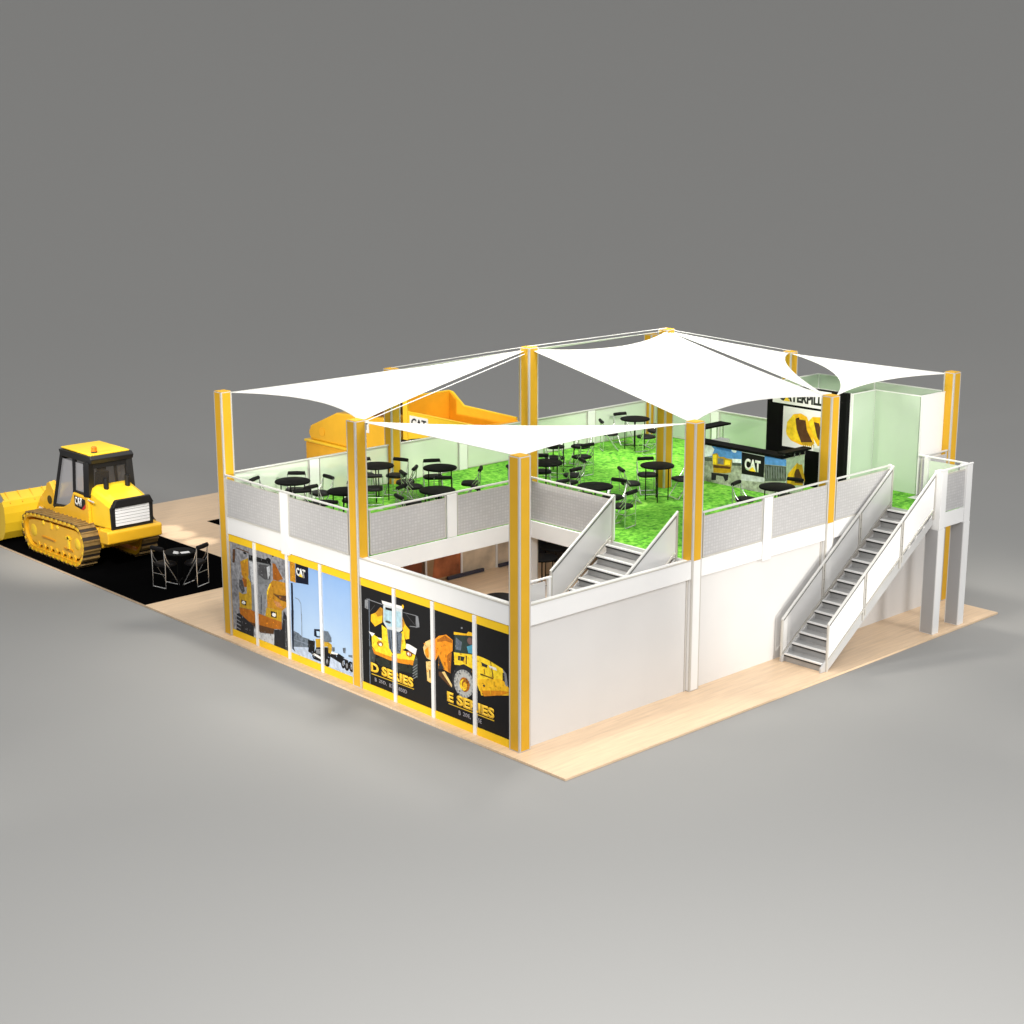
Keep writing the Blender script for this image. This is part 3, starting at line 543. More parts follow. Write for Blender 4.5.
  ('dark2',6,[(1.25,1.32),(1.25,1.31),(1.26,1.3),(1.27,1.29),(1.28,1.29),(1.3,1.29),(1.31,1.3),(1.32,1.3),(1.32,1.32),(1.32,1.33),(1.31,1.34),(1.3,1.34),(1.28,1.35),(1.27,1.35),(1.26,1.34),(1.25,1.33)]),
  ('gold',3,[(2.6,0.52),(0.94,0.54),(0.95,0.51),(2.6,0.5)]),
 ],
 'bar': [
  ('sky_b',1,[(5.85,4.69),(4.4,4.72),(4.38,4.24),(4.76,4.37),(5.84,4.28)]),
  ('sky_b',1,[(3.53,4.7),(2.73,4.72),(2.72,4.46),(3.51,4.39)]),
  ('cloud',2,[(5.85,4.67),(5.6,4.68),(5.46,4.56),(5.55,4.34),(5.84,4.26)]),
  ('cloud',2,[(4.6,4.63),(4.6,4.6),(4.62,4.58),(4.65,4.57),(4.69,4.57),(4.73,4.57),(4.76,4.59),(4.79,4.61),(4.79,4.64),(4.79,4.66),(4.77,4.68),(4.74,4.69),(4.7,4.7),(4.66,4.69),(4.63,4.68),(4.61,4.65)]),
  ('cloud',2,[(4.76,4.37),(4.4,4.41),(4.4,4.24),(4.72,4.25)]),
  ('sky_d',2,[(5.42,4.69),(4.81,4.68),(4.81,4.57),(5.34,4.58)]),
  ('sky_d',2,[(3.53,4.7),(2.73,4.71),(2.73,4.63),(3.52,4.61)]),
  ('treed',2,[(3.51,4.38),(2.72,4.44),(2.7,4.01),(3.49,3.88)]),
  ('treed',2,[(5.84,4.26),(5.54,4.28),(5.54,4.17),(5.83,4.14)]),
  ('treed',2,[(4.76,4.25),(4.4,4.29),(4.39,4.2),(4.75,4.16)]),
  ('grey_m',3,[(3.47,4.34),(3.44,3.97),(3.42,3.98),(3.45,4.34)]),
  ('grey_m',3,[(3.37,4.35),(3.35,3.99),(3.33,3.99),(3.35,4.35)]),
  ('grey_m',3,[(3.28,4.36),(3.25,4),(3.23,4.01),(3.26,4.36)]),
  ('grey_m',3,[(3.18,4.37),(3.16,4.02),(3.14,4.02),(3.16,4.37)]),
  ('grey_m',3,[(3.09,4.38),(3.07,4.03),(3.05,4.04),(3.07,4.38)]),
  ('grey_m',3,[(3,4.38),(2.97,4.05),(2.95,4.05),(2.98,4.39)]),
  ('grey_m',3,[(2.9,4.39),(2.88,4.06),(2.86,4.07),(2.88,4.4)]),
  ('grey_m',3,[(2.81,4.4),(2.79,4.08),(2.77,4.08),(2.79,4.41)]),
  ('yellow_d',3,[(5.53,4.4),(5.34,4.46),(5.26,4.35),(5.07,4.38),(4.95,4.34),(4.76,4.34),(4.78,3.94),(5.05,3.87),(5.47,3.83)]),
  ('glass',4,[(5.31,4.31),(5.08,4.32),(5.08,4.14),(5.31,4.13)]),
  ('yellow_l',4,[(5.51,4.37),(5.36,4.41),(5.36,4.09),(5.5,4.1)]),
  ('yellow_l',4,[(5.02,4.3),(4.8,4.3),(4.83,4.17),(5.04,4.14)]),
  ('brown',4,[(5.48,4.07),(4.79,4.12),(4.82,4.04),(5.48,3.98)]),
  ('tyre',4,[(5.55,3.82),(4.87,3.86),(4.89,3.69),(5,3.63),(5.08,3.77),(5.35,3.76),(5.36,3.61),(5.54,3.58)]),
  ('white',3,[(4.4,4.71),(3.53,4.7),(3.52,4.62),(4.39,4.63)]),
  ('black',3,[(4.39,4.63),(3.52,4.62),(3.53,3.99),(4.37,3.97)]),
  ('grey_l',2,[(4.38,3.96),(3.51,3.98),(3.51,3.84),(4.38,3.76)]),
 ],
 'barend': [
  ('yellow_d',1,[(13.6,3.87),(13.63,4.14),(14.07,4.42),(14.17,4.35),(14.32,4.33),(14.48,3.82),(14.43,3.67),(13.62,3.8)]),
  ('brown',2,[(13.93,4.23),(14.15,4.22),(14.39,3.83),(14.4,3.73),(13.99,3.82)]),
  ('yellow_o',2,[(13.63,4.14),(14.07,4.42),(14.02,4.24),(13.8,3.85),(13.62,3.87)]),
 ],
 'buckets': [
  ('yellow_o',1,[(4.07,5.1),(4.04,5.38),(3.81,5.65),(3.53,5.71),(3.31,5.63),(3.13,5.31),(2.99,4.86),(3.1,4.76),(3.48,4.74),(3.87,4.83),(4.04,4.98)]),
  ('yellow_l',2,[(4.07,5.1),(4.04,5.38),(3.81,5.65),(3.73,5.5),(3.67,5.19),(3.48,4.83),(3.87,4.87),(4.04,5)]),
  ('brown',2,[(3.73,5.52),(3.35,5.52),(3.29,5.23),(3.06,4.89),(3.48,4.82),(3.67,5.19)]),
  ('yellow_d',2,[(3.48,4.83),(3.01,4.9),(3.06,4.81),(3.43,4.76)]),
  ('yellow_o',1,[(3.26,5.49),(3.1,5.66),(2.78,5.69),(2.62,5.3),(2.59,4.84),(2.87,4.8),(3.12,5.11)]),
  ('brown',2,[(3.07,5.51),(2.86,5.5),(2.7,5.14),(2.83,4.98),(2.97,5.14)]),
  ('yellow_l',2,[(3.25,5.49),(3.1,5.66),(3.04,5.48),(2.88,4.99),(3.02,5.09)]),
  ('black',1,[(3.71,5.54),(3.59,5.58),(3.59,5.52),(3.71,5.48)]),
  ('yellow_d',2,[(3.41,4.8),(3.36,4.8),(3.39,4.66)]),
  ('yellow_d',2,[(3.34,4.8),(3.29,4.8),(3.31,4.67)]),
  ('yellow_d',2,[(3.26,4.81),(3.21,4.8),(3.24,4.67)]),
  ('yellow_d',2,[(3.18,4.81),(3.14,4.81),(3.16,4.67)]),
  ('yellow_d',2,[(3.11,4.81),(3.06,4.81),(3.09,4.68)]),
  ('yellow_d',2,[(3.03,4.82),(2.99,4.81),(3.01,4.68)]),
 ],
}

# ------------------------------------------------------------------ measured frame (metres)
X1, X2, X3 = 6.0, 11.63, 17.66      # column lines along the white side
Y1, Y2 = 6.0, 12.06                 # column lines along the poster side
DK, HS, HT = 3.5, 7.04, 8.30        # deck top, column top, tall column top
W = 0.36

# ------------------------------------------------------------------ setting
def ground():
    mb = MB(); m, nt, b = nodes_mat('studio_grey')
    b.inputs['Base Color'].default_value = GROUND_COL; b.inputs['Roughness'].default_value = 0.9; b.inputs['Specular IOR Level'].default_value = 0.1
    prof = [(0, 0)] + [(r, 0.0) for r in (20, 45, 70)]
    for i in range(1, 29):
        a = i/28.0; prof.append((70 + 150*math.sin(a*PI/2), 120*(1-math.cos(a*PI/2))))
    n = 96; v = [(8, 6, -0.06)]; f = []
    for r, z in prof[1:]:
        for k in range(n): v.append((8 + r*math.cos(2*PI*k/n), 6 + r*math.sin(2*PI*k/n), z - 0.06))
    for k in range(n): f.append((0, 1+k, 1+(k+1) % n))
    for i in range(len(prof)-2):
        for k in range(n):
            a = 1+i*n; f.append((a+k, a+n+k, a+n+(k+1) % n, a+(k+1) % n))
    mb.add(v, f, m, True)
    o = mb.build('ground', normals=False); tag(o, kind='structure')
ground()
mb = MB(); mb.box(-0.27, 17.97, -1.79, 27.85, -0.058, 0.0, WOOD)
tag(mb.build('floor', bevel=0.004), kind='structure')
mb = MB(); mb.box(-0.262, 4.45, 16.40, 27.845, 0.002, 0.010, CARPET)
tag(mb.build('carpet'), 'black display carpet under the yellow track loader', 'carpet')
mb = MB(); mb.box(6.85, 17.2, 13.2, 24.1, 0.002, 0.010, CARPET)
tag(mb.build('carpet'), 'black display carpet behind the pavilion, mostly hidden by the left corner column', 'carpet')

# ------------------------------------------------------------------ pavilion frame
pav = empty('exhibition_pavilion', (9, 6, 0), 'two storey white and yellow exhibition pavilion with open green upper deck', 'pavilion')
PO = (9, 6, 0)
def column(x, y, top, yel_from):
    mb = MB(); mb.box(x, x+W, y, y+W, 0.0, top, ALU)
    mb.box(x+0.02, x+W-0.02, y+0.02, y+W-0.02, top, top+0.02, YEL)
    c = mb.build('column', pav, PO, bevel=0.006)
    e = 0.050; t = 0.006
    def faces(z0, z1, m, sides):
        for sd in sides:
            q = MB()
            if sd == 'l': q.box(x-t, x-0.0005, y+e, y+W-e, z0, z1, m)
            if sd == 'r': q.box(x+e, x+W-e, y-t, y-0.0005, z0, z1, m)
            if sd == 'b': q.box(x+e, x+W-e, y+W+0.0005, y+W+t, z0, z1, m)
            if sd == 'f': q.box(x+W+0.0005, x+W+t, y+e, y+W-e, z0, z1, m)
            q.build('infill_panel', c, PO)
    for sd in 'lrbf':
        z0 = yel_from[sd] if isinstance(yel_from, dict) else yel_from
        faces(z0, top-0.02, YEL, sd)
        if z0 > 0.5: faces(0.03, z0-0.003, WHITE, sd)
for (x, y, t, yf) in ((0,0,HS,0.03), (0,Y1,HS,dict(l=.03,r=DK,b=.03,f=DK)), (0,Y2,HS,0.03), (X1,0,HS,DK), (X2,0,HS,DK), (X3,0,HS,.03),
                      (X1,Y1,HT,DK), (X2,Y1,HT,DK), (X3,Y1,HS,DK), (X1,Y2,HS,.03), (X2,Y2,HS,.03), (X3,Y2,HS,.03)):
    column(x, y, t, yf)

# deck slab with the stair void left open in the near corner
mb = MB()
mb.box(X1+0.02, X3+0.30, 0.06, Y1, 3.04, DK-0.012, WHITE)
mb.box(0.06, X3+0.30, Y1+0.001, Y2+0.30, 3.04, DK-0.012, WHITE)
mb.build('deck', pav, PO)
# fascia bands
def fas(x0, x1, y0, y1, z0=3.02, z1=DK, cap=True):
    q = MB(); q.box(x0, x1, y0, y1, z0, z1, WHITE)
    return q.build('fascia', pav, PO, bevel=0.008)
for a, b in ((W, Y1), (Y1+W, Y2)): fas(0.03, 0.28, a+.002, b-.002)
for a, b in ((W, X1), (X1+W, X2), (X2+W, X3)): fas(a+.002, b-.002, 0.03, 0.28 if a < 5 else 0.055)
fas(W+.002, X1-.002, Y1+0.02-.05, Y1-0.001, 3.02, DK)
fas(X1-.05, X1+0.018, 0.30, Y1-0.06, 3.02, DK)
for a, b in ((W, X1), (X1+W, X2), (X2+W, X3)): fas(a+.002, b-.002, Y2+.305, Y2+.35)
fas(X3+.305, X3+.35, W, Y2)
# aluminium trim strips on top of the near corner beams
for bx in ((0.02, 0.07, W+.01, Y1-.01), (W+.01, X1-.01, 0.02, 0.07)):
    q = MB(); q.box(bx[0], bx[1], bx[2], bx[3], DK+.001, DK+.03, ALU); q.build('beam_trim', pav, PO)
# white side walls
for a, b in ((W, X1), (X1+W, X2), (X2+W, X3)):
    q = MB(); q.box(a+.002, b-.002, 0.14, 0.20, 0.0, 3.018, WALL); q.build('wall_panel', pav, PO)
    for xx in (a+.03, b-.05):
        q = MB(); q.box(xx-.02, xx+.03, 0.115, 0.138, 0.0, 3.016, ALU); q.build('wall_trim', pav, PO)
q = MB(); q.box(X3+.14, X3+.20, W+.01, Y2-.01, 0, 3.018, WALL); q.build('wall_panel', pav, PO)
# yellow bands and mullions on the poster side
for a, b in ((W, Y1), (Y1+W, Y2)):
    q = MB(); q.box(0.05, 0.12, a+.003, b-.003, 2.80, 3.005, YELB); q.build('yellow_band', pav, PO)
    q = MB(); q.box(0.045, 0.12, a+.003, b-.003, 0.0, 0.195, YELB); q.build('yellow_band', pav, PO)
    q = MB(); q.box(0.065, 0.12, a+.003, b-.003, 3.006, 3.018, BLACK); q.build('painted_shadow_gap', pav, PO)  # solid black strip paints in the shade of the joint under the fascia
    q = MB(); q.box(0.16, 0.22, a+.003, b-.003, 0, 3.018, WALL); q.build('backing_wall', pav, PO)
for yy in (10.72, 9.17, 7.66, 4.57, 3.08, 1.54):
    q = MB(); q.box(0.012, 0.118, yy, yy+.11, 0.0, 3.0, WHITE); q.build('mullion', pav, PO, bevel=0.004)
# back wall of the ground floor
q = MB(); q.box(W, X3, Y2+.22, Y2+.30, 0, 3.03, mat('dark_wall', (0.03, 0.03, 0.032), .6)); q.build('rear_wall', pav, PO)

# turf carpet covering the deck
mb = MB()
mb.prism([(X1+.02, .30), (X3+.28, .30), (X3+.28, Y2+.28), (.30, Y2+.28), (.30, Y1+.02), (X1+.02, Y1+.02)], 'z', DK-.010, DK+.006, TURF)
mb.prism([(14.66, .062), (15.93, .062), (15.93, .298), (14.66, .298)], 'z', DK-.010, DK+.006, TURF)
tag(mb.build('turf_carpet'), 'bright green printed grass carpet covering the upper deck', 'carpet')

# ------------------------------------------------------------------ railings
def railing(label, p, q, panel=MESHP, post_at=(0.5,), name='mesh_railing', pw=0.34, z0=DK, ztop=4.74, low=3.02, posts=True, lowpost=None, endpost=False, zgap=.10):
    p, q = Vector((p[0], p[1], 0)), Vector((q[0], q[1], 0)); L = (q-p).length; d = (q-p)/L
    base = (p+q)/2; o = (base.x, base.y, z0)
    e = empty(name, o, label, 'railing', 'railings round the upper deck')
    def bx(s0, s1, w0, w1, z0_, z1_, m, nm, bev=0.0):
        n = Vector((-d.y, d.x, 0)); mb = MB()
        c = [p+d*s0+n*w0, p+d*s1+n*w0, p+d*s1+n*w1, p+d*s0+n*w1]
        v = [(a.x, a.y, z) for z in (z0_, z1_) for a in c]
        mb.add(v, [(0,3,2,1),(4,5,6,7),(0,1,5,4),(1,2,6,5),(2,3,7,6),(3,0,4,7)], m)
        return mb.build(nm, e, o, bevel=bev)
    bx(0, L, -.03, .03, ztop-.05, ztop, RAILW, 'top_rail', .012)
    cuts = [0.0]
    for t in post_at: cuts += [t*L-pw/2, t*L+pw/2]
    cuts.append(L)
    for i in range(0, len(cuts), 2):
        a, b = cuts[i]+.03, cuts[i+1]-.03
        bx(a+.03, b-.03, -.012, .012, z0+.06, ztop-.055-zgap, panel, 'panel')
        bx(a, a+.03, -.02, .02, z0+.03, ztop-.056, ALU, 'upright'); bx(b-.03, b, -.02, .02, z0+.03, ztop-.056, ALU, 'upright')
        bx(a+.031, b-.031, -.018, .018, z0+.02, z0+.058, ALU, 'bottom_rail'); bx(a+.031, b-.031, -.015, .015, ztop-.054-zgap, ztop-.03-zgap, ALU, 'upper_rail')
    for t in post_at:
        bx(t*L-pw/2, t*L+pw/2, -.045, .03, (lowpost if lowpost is not None else z0+.01), ztop-.057, WHITE, 'post', .008)
    if endpost: bx(L-.07, L, -.05, .05, z0+.01, ztop+.005, WHITE, 'end_post', .008)
    return e
yc = 0.02
railing('grey perforated railing above the quarry and snow posters, left end of the deck', (yc, Y2-.01), (yc, Y1+W+.01), lowpost=2.98)
railing('grey perforated railing along the far edge of the stair void, behind the front posters', (W+.01, Y1+.02), (X1-.06, Y1+.02))
railing('short grey perforated railing between the tall column and the inner stair', (X1+.04, Y1-.01), (X1+.04, 2.78), post_at=(), endpost=True)
railing('grey perforated railing on the white side in front of the bar counter', (X1+W+.01, yc), (X2-.01, yc), lowpost=2.98)
railing('grey perforated railing between the bar side column and the outer stair top', (X2+W+.01, yc), (14.62, yc), post_at=(), endpost=True)
railing('glass railing along the rear edge, behind the left corner tables', (W+.01, Y2+.16), (X1-.01, Y2+.16), panel=FROST, name='glass_railing', zgap=.03)
railing('glass railing along the rear edge, in front of the dump truck bed', (X1+W+.01, Y2+.16), (X2-.01, Y2+.16), panel=FROST, name='glass_railing', zgap=.03)
railing('glass railing along the rear edge, right of the front tall column', (X2+W+.01, Y2+.16), (X3-.01, Y2+.16), panel=FROST, name='glass_railing', zgap=.03)
railing('glass railing on the far right side of the deck behind the bar counter', (X3+.16, Y2-.01), (X3+.16, Y1+W+.01), panel=GLASSG, name='glass_railing', zgap=.03)
railing('short glass railing beside the glass room, right of the bar counter', (X3+.16, Y1-.01), (X3+.16, 5.02), panel=GLASSG, post_at=(), name='glass_railing', zgap=.03)
railing('short grey railing at the right end of the deck below the right corner column', (16.26, yc+.06), (X3-.02, yc+.06), post_at=())

# ------------------------------------------------------------------ stairs
def staircase(e, o, x0, z0, x1, z1, y0, y1, nst, near_panel, far_panel, seg_posts, rail_h=1.22, rail_x=None):
    dx, dz = (x1-x0)/nst, (z1-z0)/nst; sl = (z1-z0)/(x1-x0)
    for yy, nm in ((y0, 'stringer'), (y1-.05, 'stringer')):
        mb = MB(); mb.prism([(x0-.12, z0+.002), (x0+.20, z0+.002), (x1, z1-.27), (x1, z1+.0), (x0-.12, z0+.13)], 'y', yy, yy+.05, STRG)
        mb.build(nm, e, o, bevel=.006)
    for i in range(nst):
        xa, zt = x0+i*dx, z0+(i+1)*dz
        mb = MB(); 
        mb.box(xa, xa+.012, y0+.052, y1-.052, zt-dz+.004, zt-.036, STEEL)
        mb.box(xa-.035, xa+dx+.01, y0+.052, y1-.052, zt-.034, zt-.002, TREAD)
        mb.box(xa-.045, xa+.035, y0+.053, y1-.053, zt-.0015, zt+.006, WHITE); mb.box(xa-.045, xa-.0355, y0+.053, y1-.053, zt-.030, zt-.002, WHITE)
        mb.box(xa-.034, xa-.004, y0+.052, y1-.052, zt-.075, zt-.036, CABK)  # shadow line under the nosing put in as a black strip
        mb.build('step', e, o)
    def Z(x): return z0+(x-x0)*sl
    for yy, pm, side in ((y0-.02, near_panel, 0), (y1+.02, far_panel, 1)):
        a, b = rail_x[side]
        mb = MB(); mb.bar((a, yy, Z(a)+rail_h), (b, yy, Z(b)+rail_h), .06, .05, RAILW); mb.build('handrail', e, o, bevel=.008)
        xs = [a+.02] + [t for t in seg_posts if a+.3 < t < b-.3] + [b-.04]
        for k, xx in enumerate(xs):
            mb = MB(); mb.box(xx-.03, xx+.03, yy-.022, yy+.022, Z(xx)-.10, Z(xx)+rail_h-.03, ALU)
            if 0 < k < len(xs)-1:
                mb.box(xx+.06, xx+.10, yy-.022, yy+.022, Z(xx)+.04, Z(xx)+rail_h-.02, ALU)
                for h in (.25, .5, .75, 1.0): mb.box(xx+.03, xx+.06, yy-.015, yy+.015, Z(xx)+h, Z(xx)+h+.03, CABK)
            mb.build('rail_post', e, o)
        for k in range(len(xs)-1):
            p0, p1 = xs[k]+(.115 if k else .05), xs[k+1]-.045
            mb = MB(); mb.prism([(p0, Z(p0)+.27), (p1, Z(p1)+.27), (p1, Z(p1)+rail_h-.10), (p0, Z(p0)+rail_h-.10)], 'y', yy-.012, yy+.012, pm)
            mb.build('side_panel', e, o)
        mb = MB(); mb.bar((a, yy, Z(a)+.20), (b, yy, Z(b)+.20), .04, .035, ALU); mb.build('lower_rail', e, o)
        mb = MB(); mb.bar((a, yy, Z(a)+rail_h-.075), (b, yy, Z(b)+rail_h-.075), .03, .025, ALUD); mb.build('upper_rail', e, o)

so = (9.7, -.8, 0)
st = empty('outer_staircase', so, 'white outer staircase climbing along the plain white side to a small landing', 'staircase')
staircase(st, so, 9.75, 0.0, 14.64, DK, -1.46, -.12, 15, WHITE, ACRY, (11.42, 13.05), rail_h=1.24, rail_x=((9.84, 14.66), (9.66, 14.6)))
mb = MB(); mb.box(14.645, 15.94, -1.60, .02, 3.10, DK-.004, WHITE); mb.build('landing_slab', st, so, bevel=.006)
mb = MB(); mb.box(14.66, 15.92, -1.58, .061, DK-.003, DK+.006, TURF); mb.build('landing_turf', st, so)
PGREY = mat('post_painted_shade', (.42, .42, .43), .5)
for (xx, yy) in ((14.64, -1.67), (15.94, -1.67)):
    mb = MB(); mb.box(xx, xx+.30, yy, yy+.44, 0, 3.095, WHITE); p = mb.build('landing_column', st, so, bevel=.006)
    q = MB(); q.box(xx-.006, xx-.0005, yy+.03, yy+.41, .02, 3.08, PGREY); q.build('infill_panel', p, so)  # grey sheet paints the shade of the left face onto a white column
    mb = MB(); mb.box(xx, xx+.28, yy, yy+.26, 3.098, 4.78, WHITE); mb.build('rail_post', st, so, bevel=.006)
for bx in ((14.64, 16.24, -1.68, -1.62), (16.02, 16.08, -1.60, .02)):
    mb = MB(); mb.box(*bx, 4.785, 4.83, WHITE); mb.build('handrail', st, so, bevel=.01)
mb = MB(); mb.box(14.95, 15.935, -1.60, -1.575, DK+.06, 4.62, MESHP); mb.build('side_panel', st, so)
mb = MB(); mb.box(14.95, 15.935, -1.605, -1.57, 4.622, 4.66, ALU); mb.build('upper_rail', st, so)
mb = MB(); mb.box(14.945, 15.935, -1.63, -1.602, 3.12, DK+.05, WHITE); mb.build('fascia', st, so)
mb = MB(); mb.box(16.04, 16.06, -1.30, -.35, DK+.06, 4.70, FROST); mb.build('side_panel', st, so)
mb = MB(); mb.box(15.99, 16.12, -.33, -.21, DK+.005, 4.78, WHITE); mb.build('rail_post', st, so)

so2 = (4.0, 2.0, 0)
s2 = empty('inner_staircase', so2, 'grey inner staircase with glazed sides descending into the stair void behind the near corner column', 'staircase')
staircase(s2, so2, 3.62, 1.86, 5.98, DK, .50, 2.72, 7, ACRY, ACRY, (), rail_h=1.24, rail_x=((3.66, 6.86-.9), (3.66, 5.98)))
mb = MB(); mb.box(2.40, 3.60, .52, 2.72, 1.72, 1.85, STEEL); mb.build('mid_landing', s2, so2)
for (xx, yy) in ((2.42, .54), (2.42, 2.64), (3.50, .54), (3.50, 2.64)):
    mb = MB(); mb.box(xx, xx+.08, yy, yy+.08, 0.0, 2.98, WHITE); mb.build('landing_post', s2, so2)
mb = MB(); mb.box(2.5, 3.64, 2.66, 2.71, 2.985, 3.03, WHITE); mb.build('handrail', s2, so2, bevel=.006)
mb = MB(); mb.box(2.9, 3.42, 2.67, 2.70, 1.95, 2.93, ACRY); mb.build('side_panel', s2, so2)
for i in range(8):
    xa = 2.40-i*.25; zt = 1.85-(i+1)*.231+.231
    if i: 
        mb = MB(); mb.box(xa, xa+.27, 0.56, 2.68, zt-.03, zt, TREAD); mb.box(xa+.255, xa+.265, 0.56, 2.68, zt, zt+.195, STEEL); mb.build('step', s2, so2)
for yy in (.51, 2.69):
    mb = MB(); mb.prism([(2.40, 1.60), (2.40, 1.86), (.50, .24), (.40, .01), (.72, .01)], 'y', yy, yy+.04, WHITE); mb.build('stringer', s2, so2)

# ------------------------------------------------------------------ canopies
def coons(c, sags, n=26):
    # c: four corners in order; sags[i] pulls edge i (corner i to i+1) in towards the centroid
    cen = sum((Vector(q) for q in c), Vector())/4
    def edge(a, b, sg, t):
        a, b = Vector(a), Vector(b); m = (a+b)/2; k = m + (cen-m)*sg*1.0
        k = 2*k - m if False else m + (cen-m)*sg*2
        return a*(1-t)**2 + k*2*t*(1-t) + b*t*t
    def e0(t): return edge(c[0], c[1], sags[0], t)
    def e1(t): return edge(c[1], c[2], sags[1], t)
    def e2(t): return edge(c[3], c[2], sags[2], t)
    def e3(t): return edge(c[0], c[3], sags[3], t)
    v = []
    for j in range(n+1):
        for i in range(n+1):
            u, w = i/n, j/n
            p = e0(u)*(1-w)+e2(u)*w + e3(w)*(1-u)+e1(w)*u
            p -= Vector(c[0])*(1-u)*(1-w)+Vector(c[1])*u*(1-w)+Vector(c[2])*u*w+Vector(c[3])*(1-u)*w
            v.append(p)
    f = [(j*(n+1)+i, j*(n+1)+i+1, (j+1)*(n+1)+i+1, (j+1)*(n+1)+i) for j in range(n) for i in range(n)]
    return v, f
def tri(c, sags, n=30):
    cen = sum((Vector(q) for q in c), Vector())/3
    A, B, C = [Vector(q) for q in c]
    def edge(a, b, sg, t):
        m = (a+b)/2; k = m + (cen-m)*sg*2
        return a*(1-t)**2 + k*2*t*(1-t) + b*t*t
    # fan from A: rows between edge AB and edge AC
    v = [A]; f = []
    for j in range(1, n+1):
        t = j/n; P, Q = edge(A, B, sags[0], t), edge(A, C, sags[2], t)
        Mid = [edge(B, C, sags[1], i/n) for i in range(n+1)]
        for i in range(n+1):
            w = i/n; lin_ = P*(1-w)+Q*w
            corr = (Mid[i] - (B*(1-w)+C*w))*t**2.2
            v.append(lin_+corr)
    for i in range(n): f.append((0, 1+i, 2+i))
    for j in range(n-1):
        a, b = 1+j*(n+1), 1+(j+1)*(n+1)
        for i in range(n): f.append((a+i, b+i, b+i+1, a+i+1))
    return v, f
def sail(label, vf):
    mb = MB(); mb.add(vf[0], vf[1], SAIL, True); o = mb.build('sail_canopy', normals=False)
    md = o.modifiers.new('thick', 'SOLIDIFY'); md.thickness = 0.012; md.offset = 0
    return tag(o, label, 'canopy', 'white sail canopies over the deck')
h, ht = HS-.05, HT-.05; k = W/2
pA, pB, pC = (k+.1, k+.1, h), (k+.12, Y1+k, h), (k+.15, Y2+k, h)
pD, pE, pF = (X1+k, k+.08, h), (X2+k, k+.08, h), (X3+k, k+.05, h)
pG, pH, pI, pJ = (X1+k, Y2+k, h), (X1+k, Y1+k, ht), (X2+k, Y1+k, ht), (X3+k-.05, Y1+k, h)
pK, pL = (X2+k, Y2+k, h), (X3+k, Y2+k, h)
def toward(a, b, d):
    a, b = Vector(a), Vector(b); return tuple(a+(b-a).normalized()*d)
sail('white sail canopy at the far left, over the tables above the quarry poster', coons([pC, pB, pH, pG], (.24, .05, .15, .04)))
sail('large white sail canopy in the centre between the two tall columns', coons([pH, pD, pE, pI], (.02, .20, .06, .22)))
sail('narrow white triangular sail canopy over the near corner column', tri([pA, pB, pD], (.02, .33, .24)))
sail('white triangular sail canopy behind the centre one, ending in the rear right column', tri([pI, pE, pJ], (.14, .38, .06)))
sail('white triangular sail canopy at the right end above the glass room', tri([pJ, (X2+W+.02, k, h), pF], (.50, .34, .05)))
sail('rear white sail canopy seen edge on behind the tall columns, greenish underneath', coons([pG, pH, pI, pK], (.03, .06, .10, .10)))
def cable(label, a, b):
    mb = MB(); mb.tube([a, b], .012, WHITE, 6); tag(mb.build('tension_cable'), label, 'cable', 'canopy tension cables')
cable('thin white cable under the far left canopy, rising to the front tall column', (k+.1, Y1+k, h-.06), (X1+k, Y1+k, ht-.08))
cable('thin white cable from the rear column up to the front tall column', (X1+k, Y2+k, HS+.03), (X1+k, Y1+k, HT+.03))
cable('thin white cable spanning between the tops of the two tall columns', (X1+k, Y1+k, HT+.03), (X2+k, Y1+k, HT+.03))
cable('thin white cable from the rear tall column down to the rear right column', (X2+k, Y1+k, HT+.0), (X3+k, Y1+k, HS+.03))

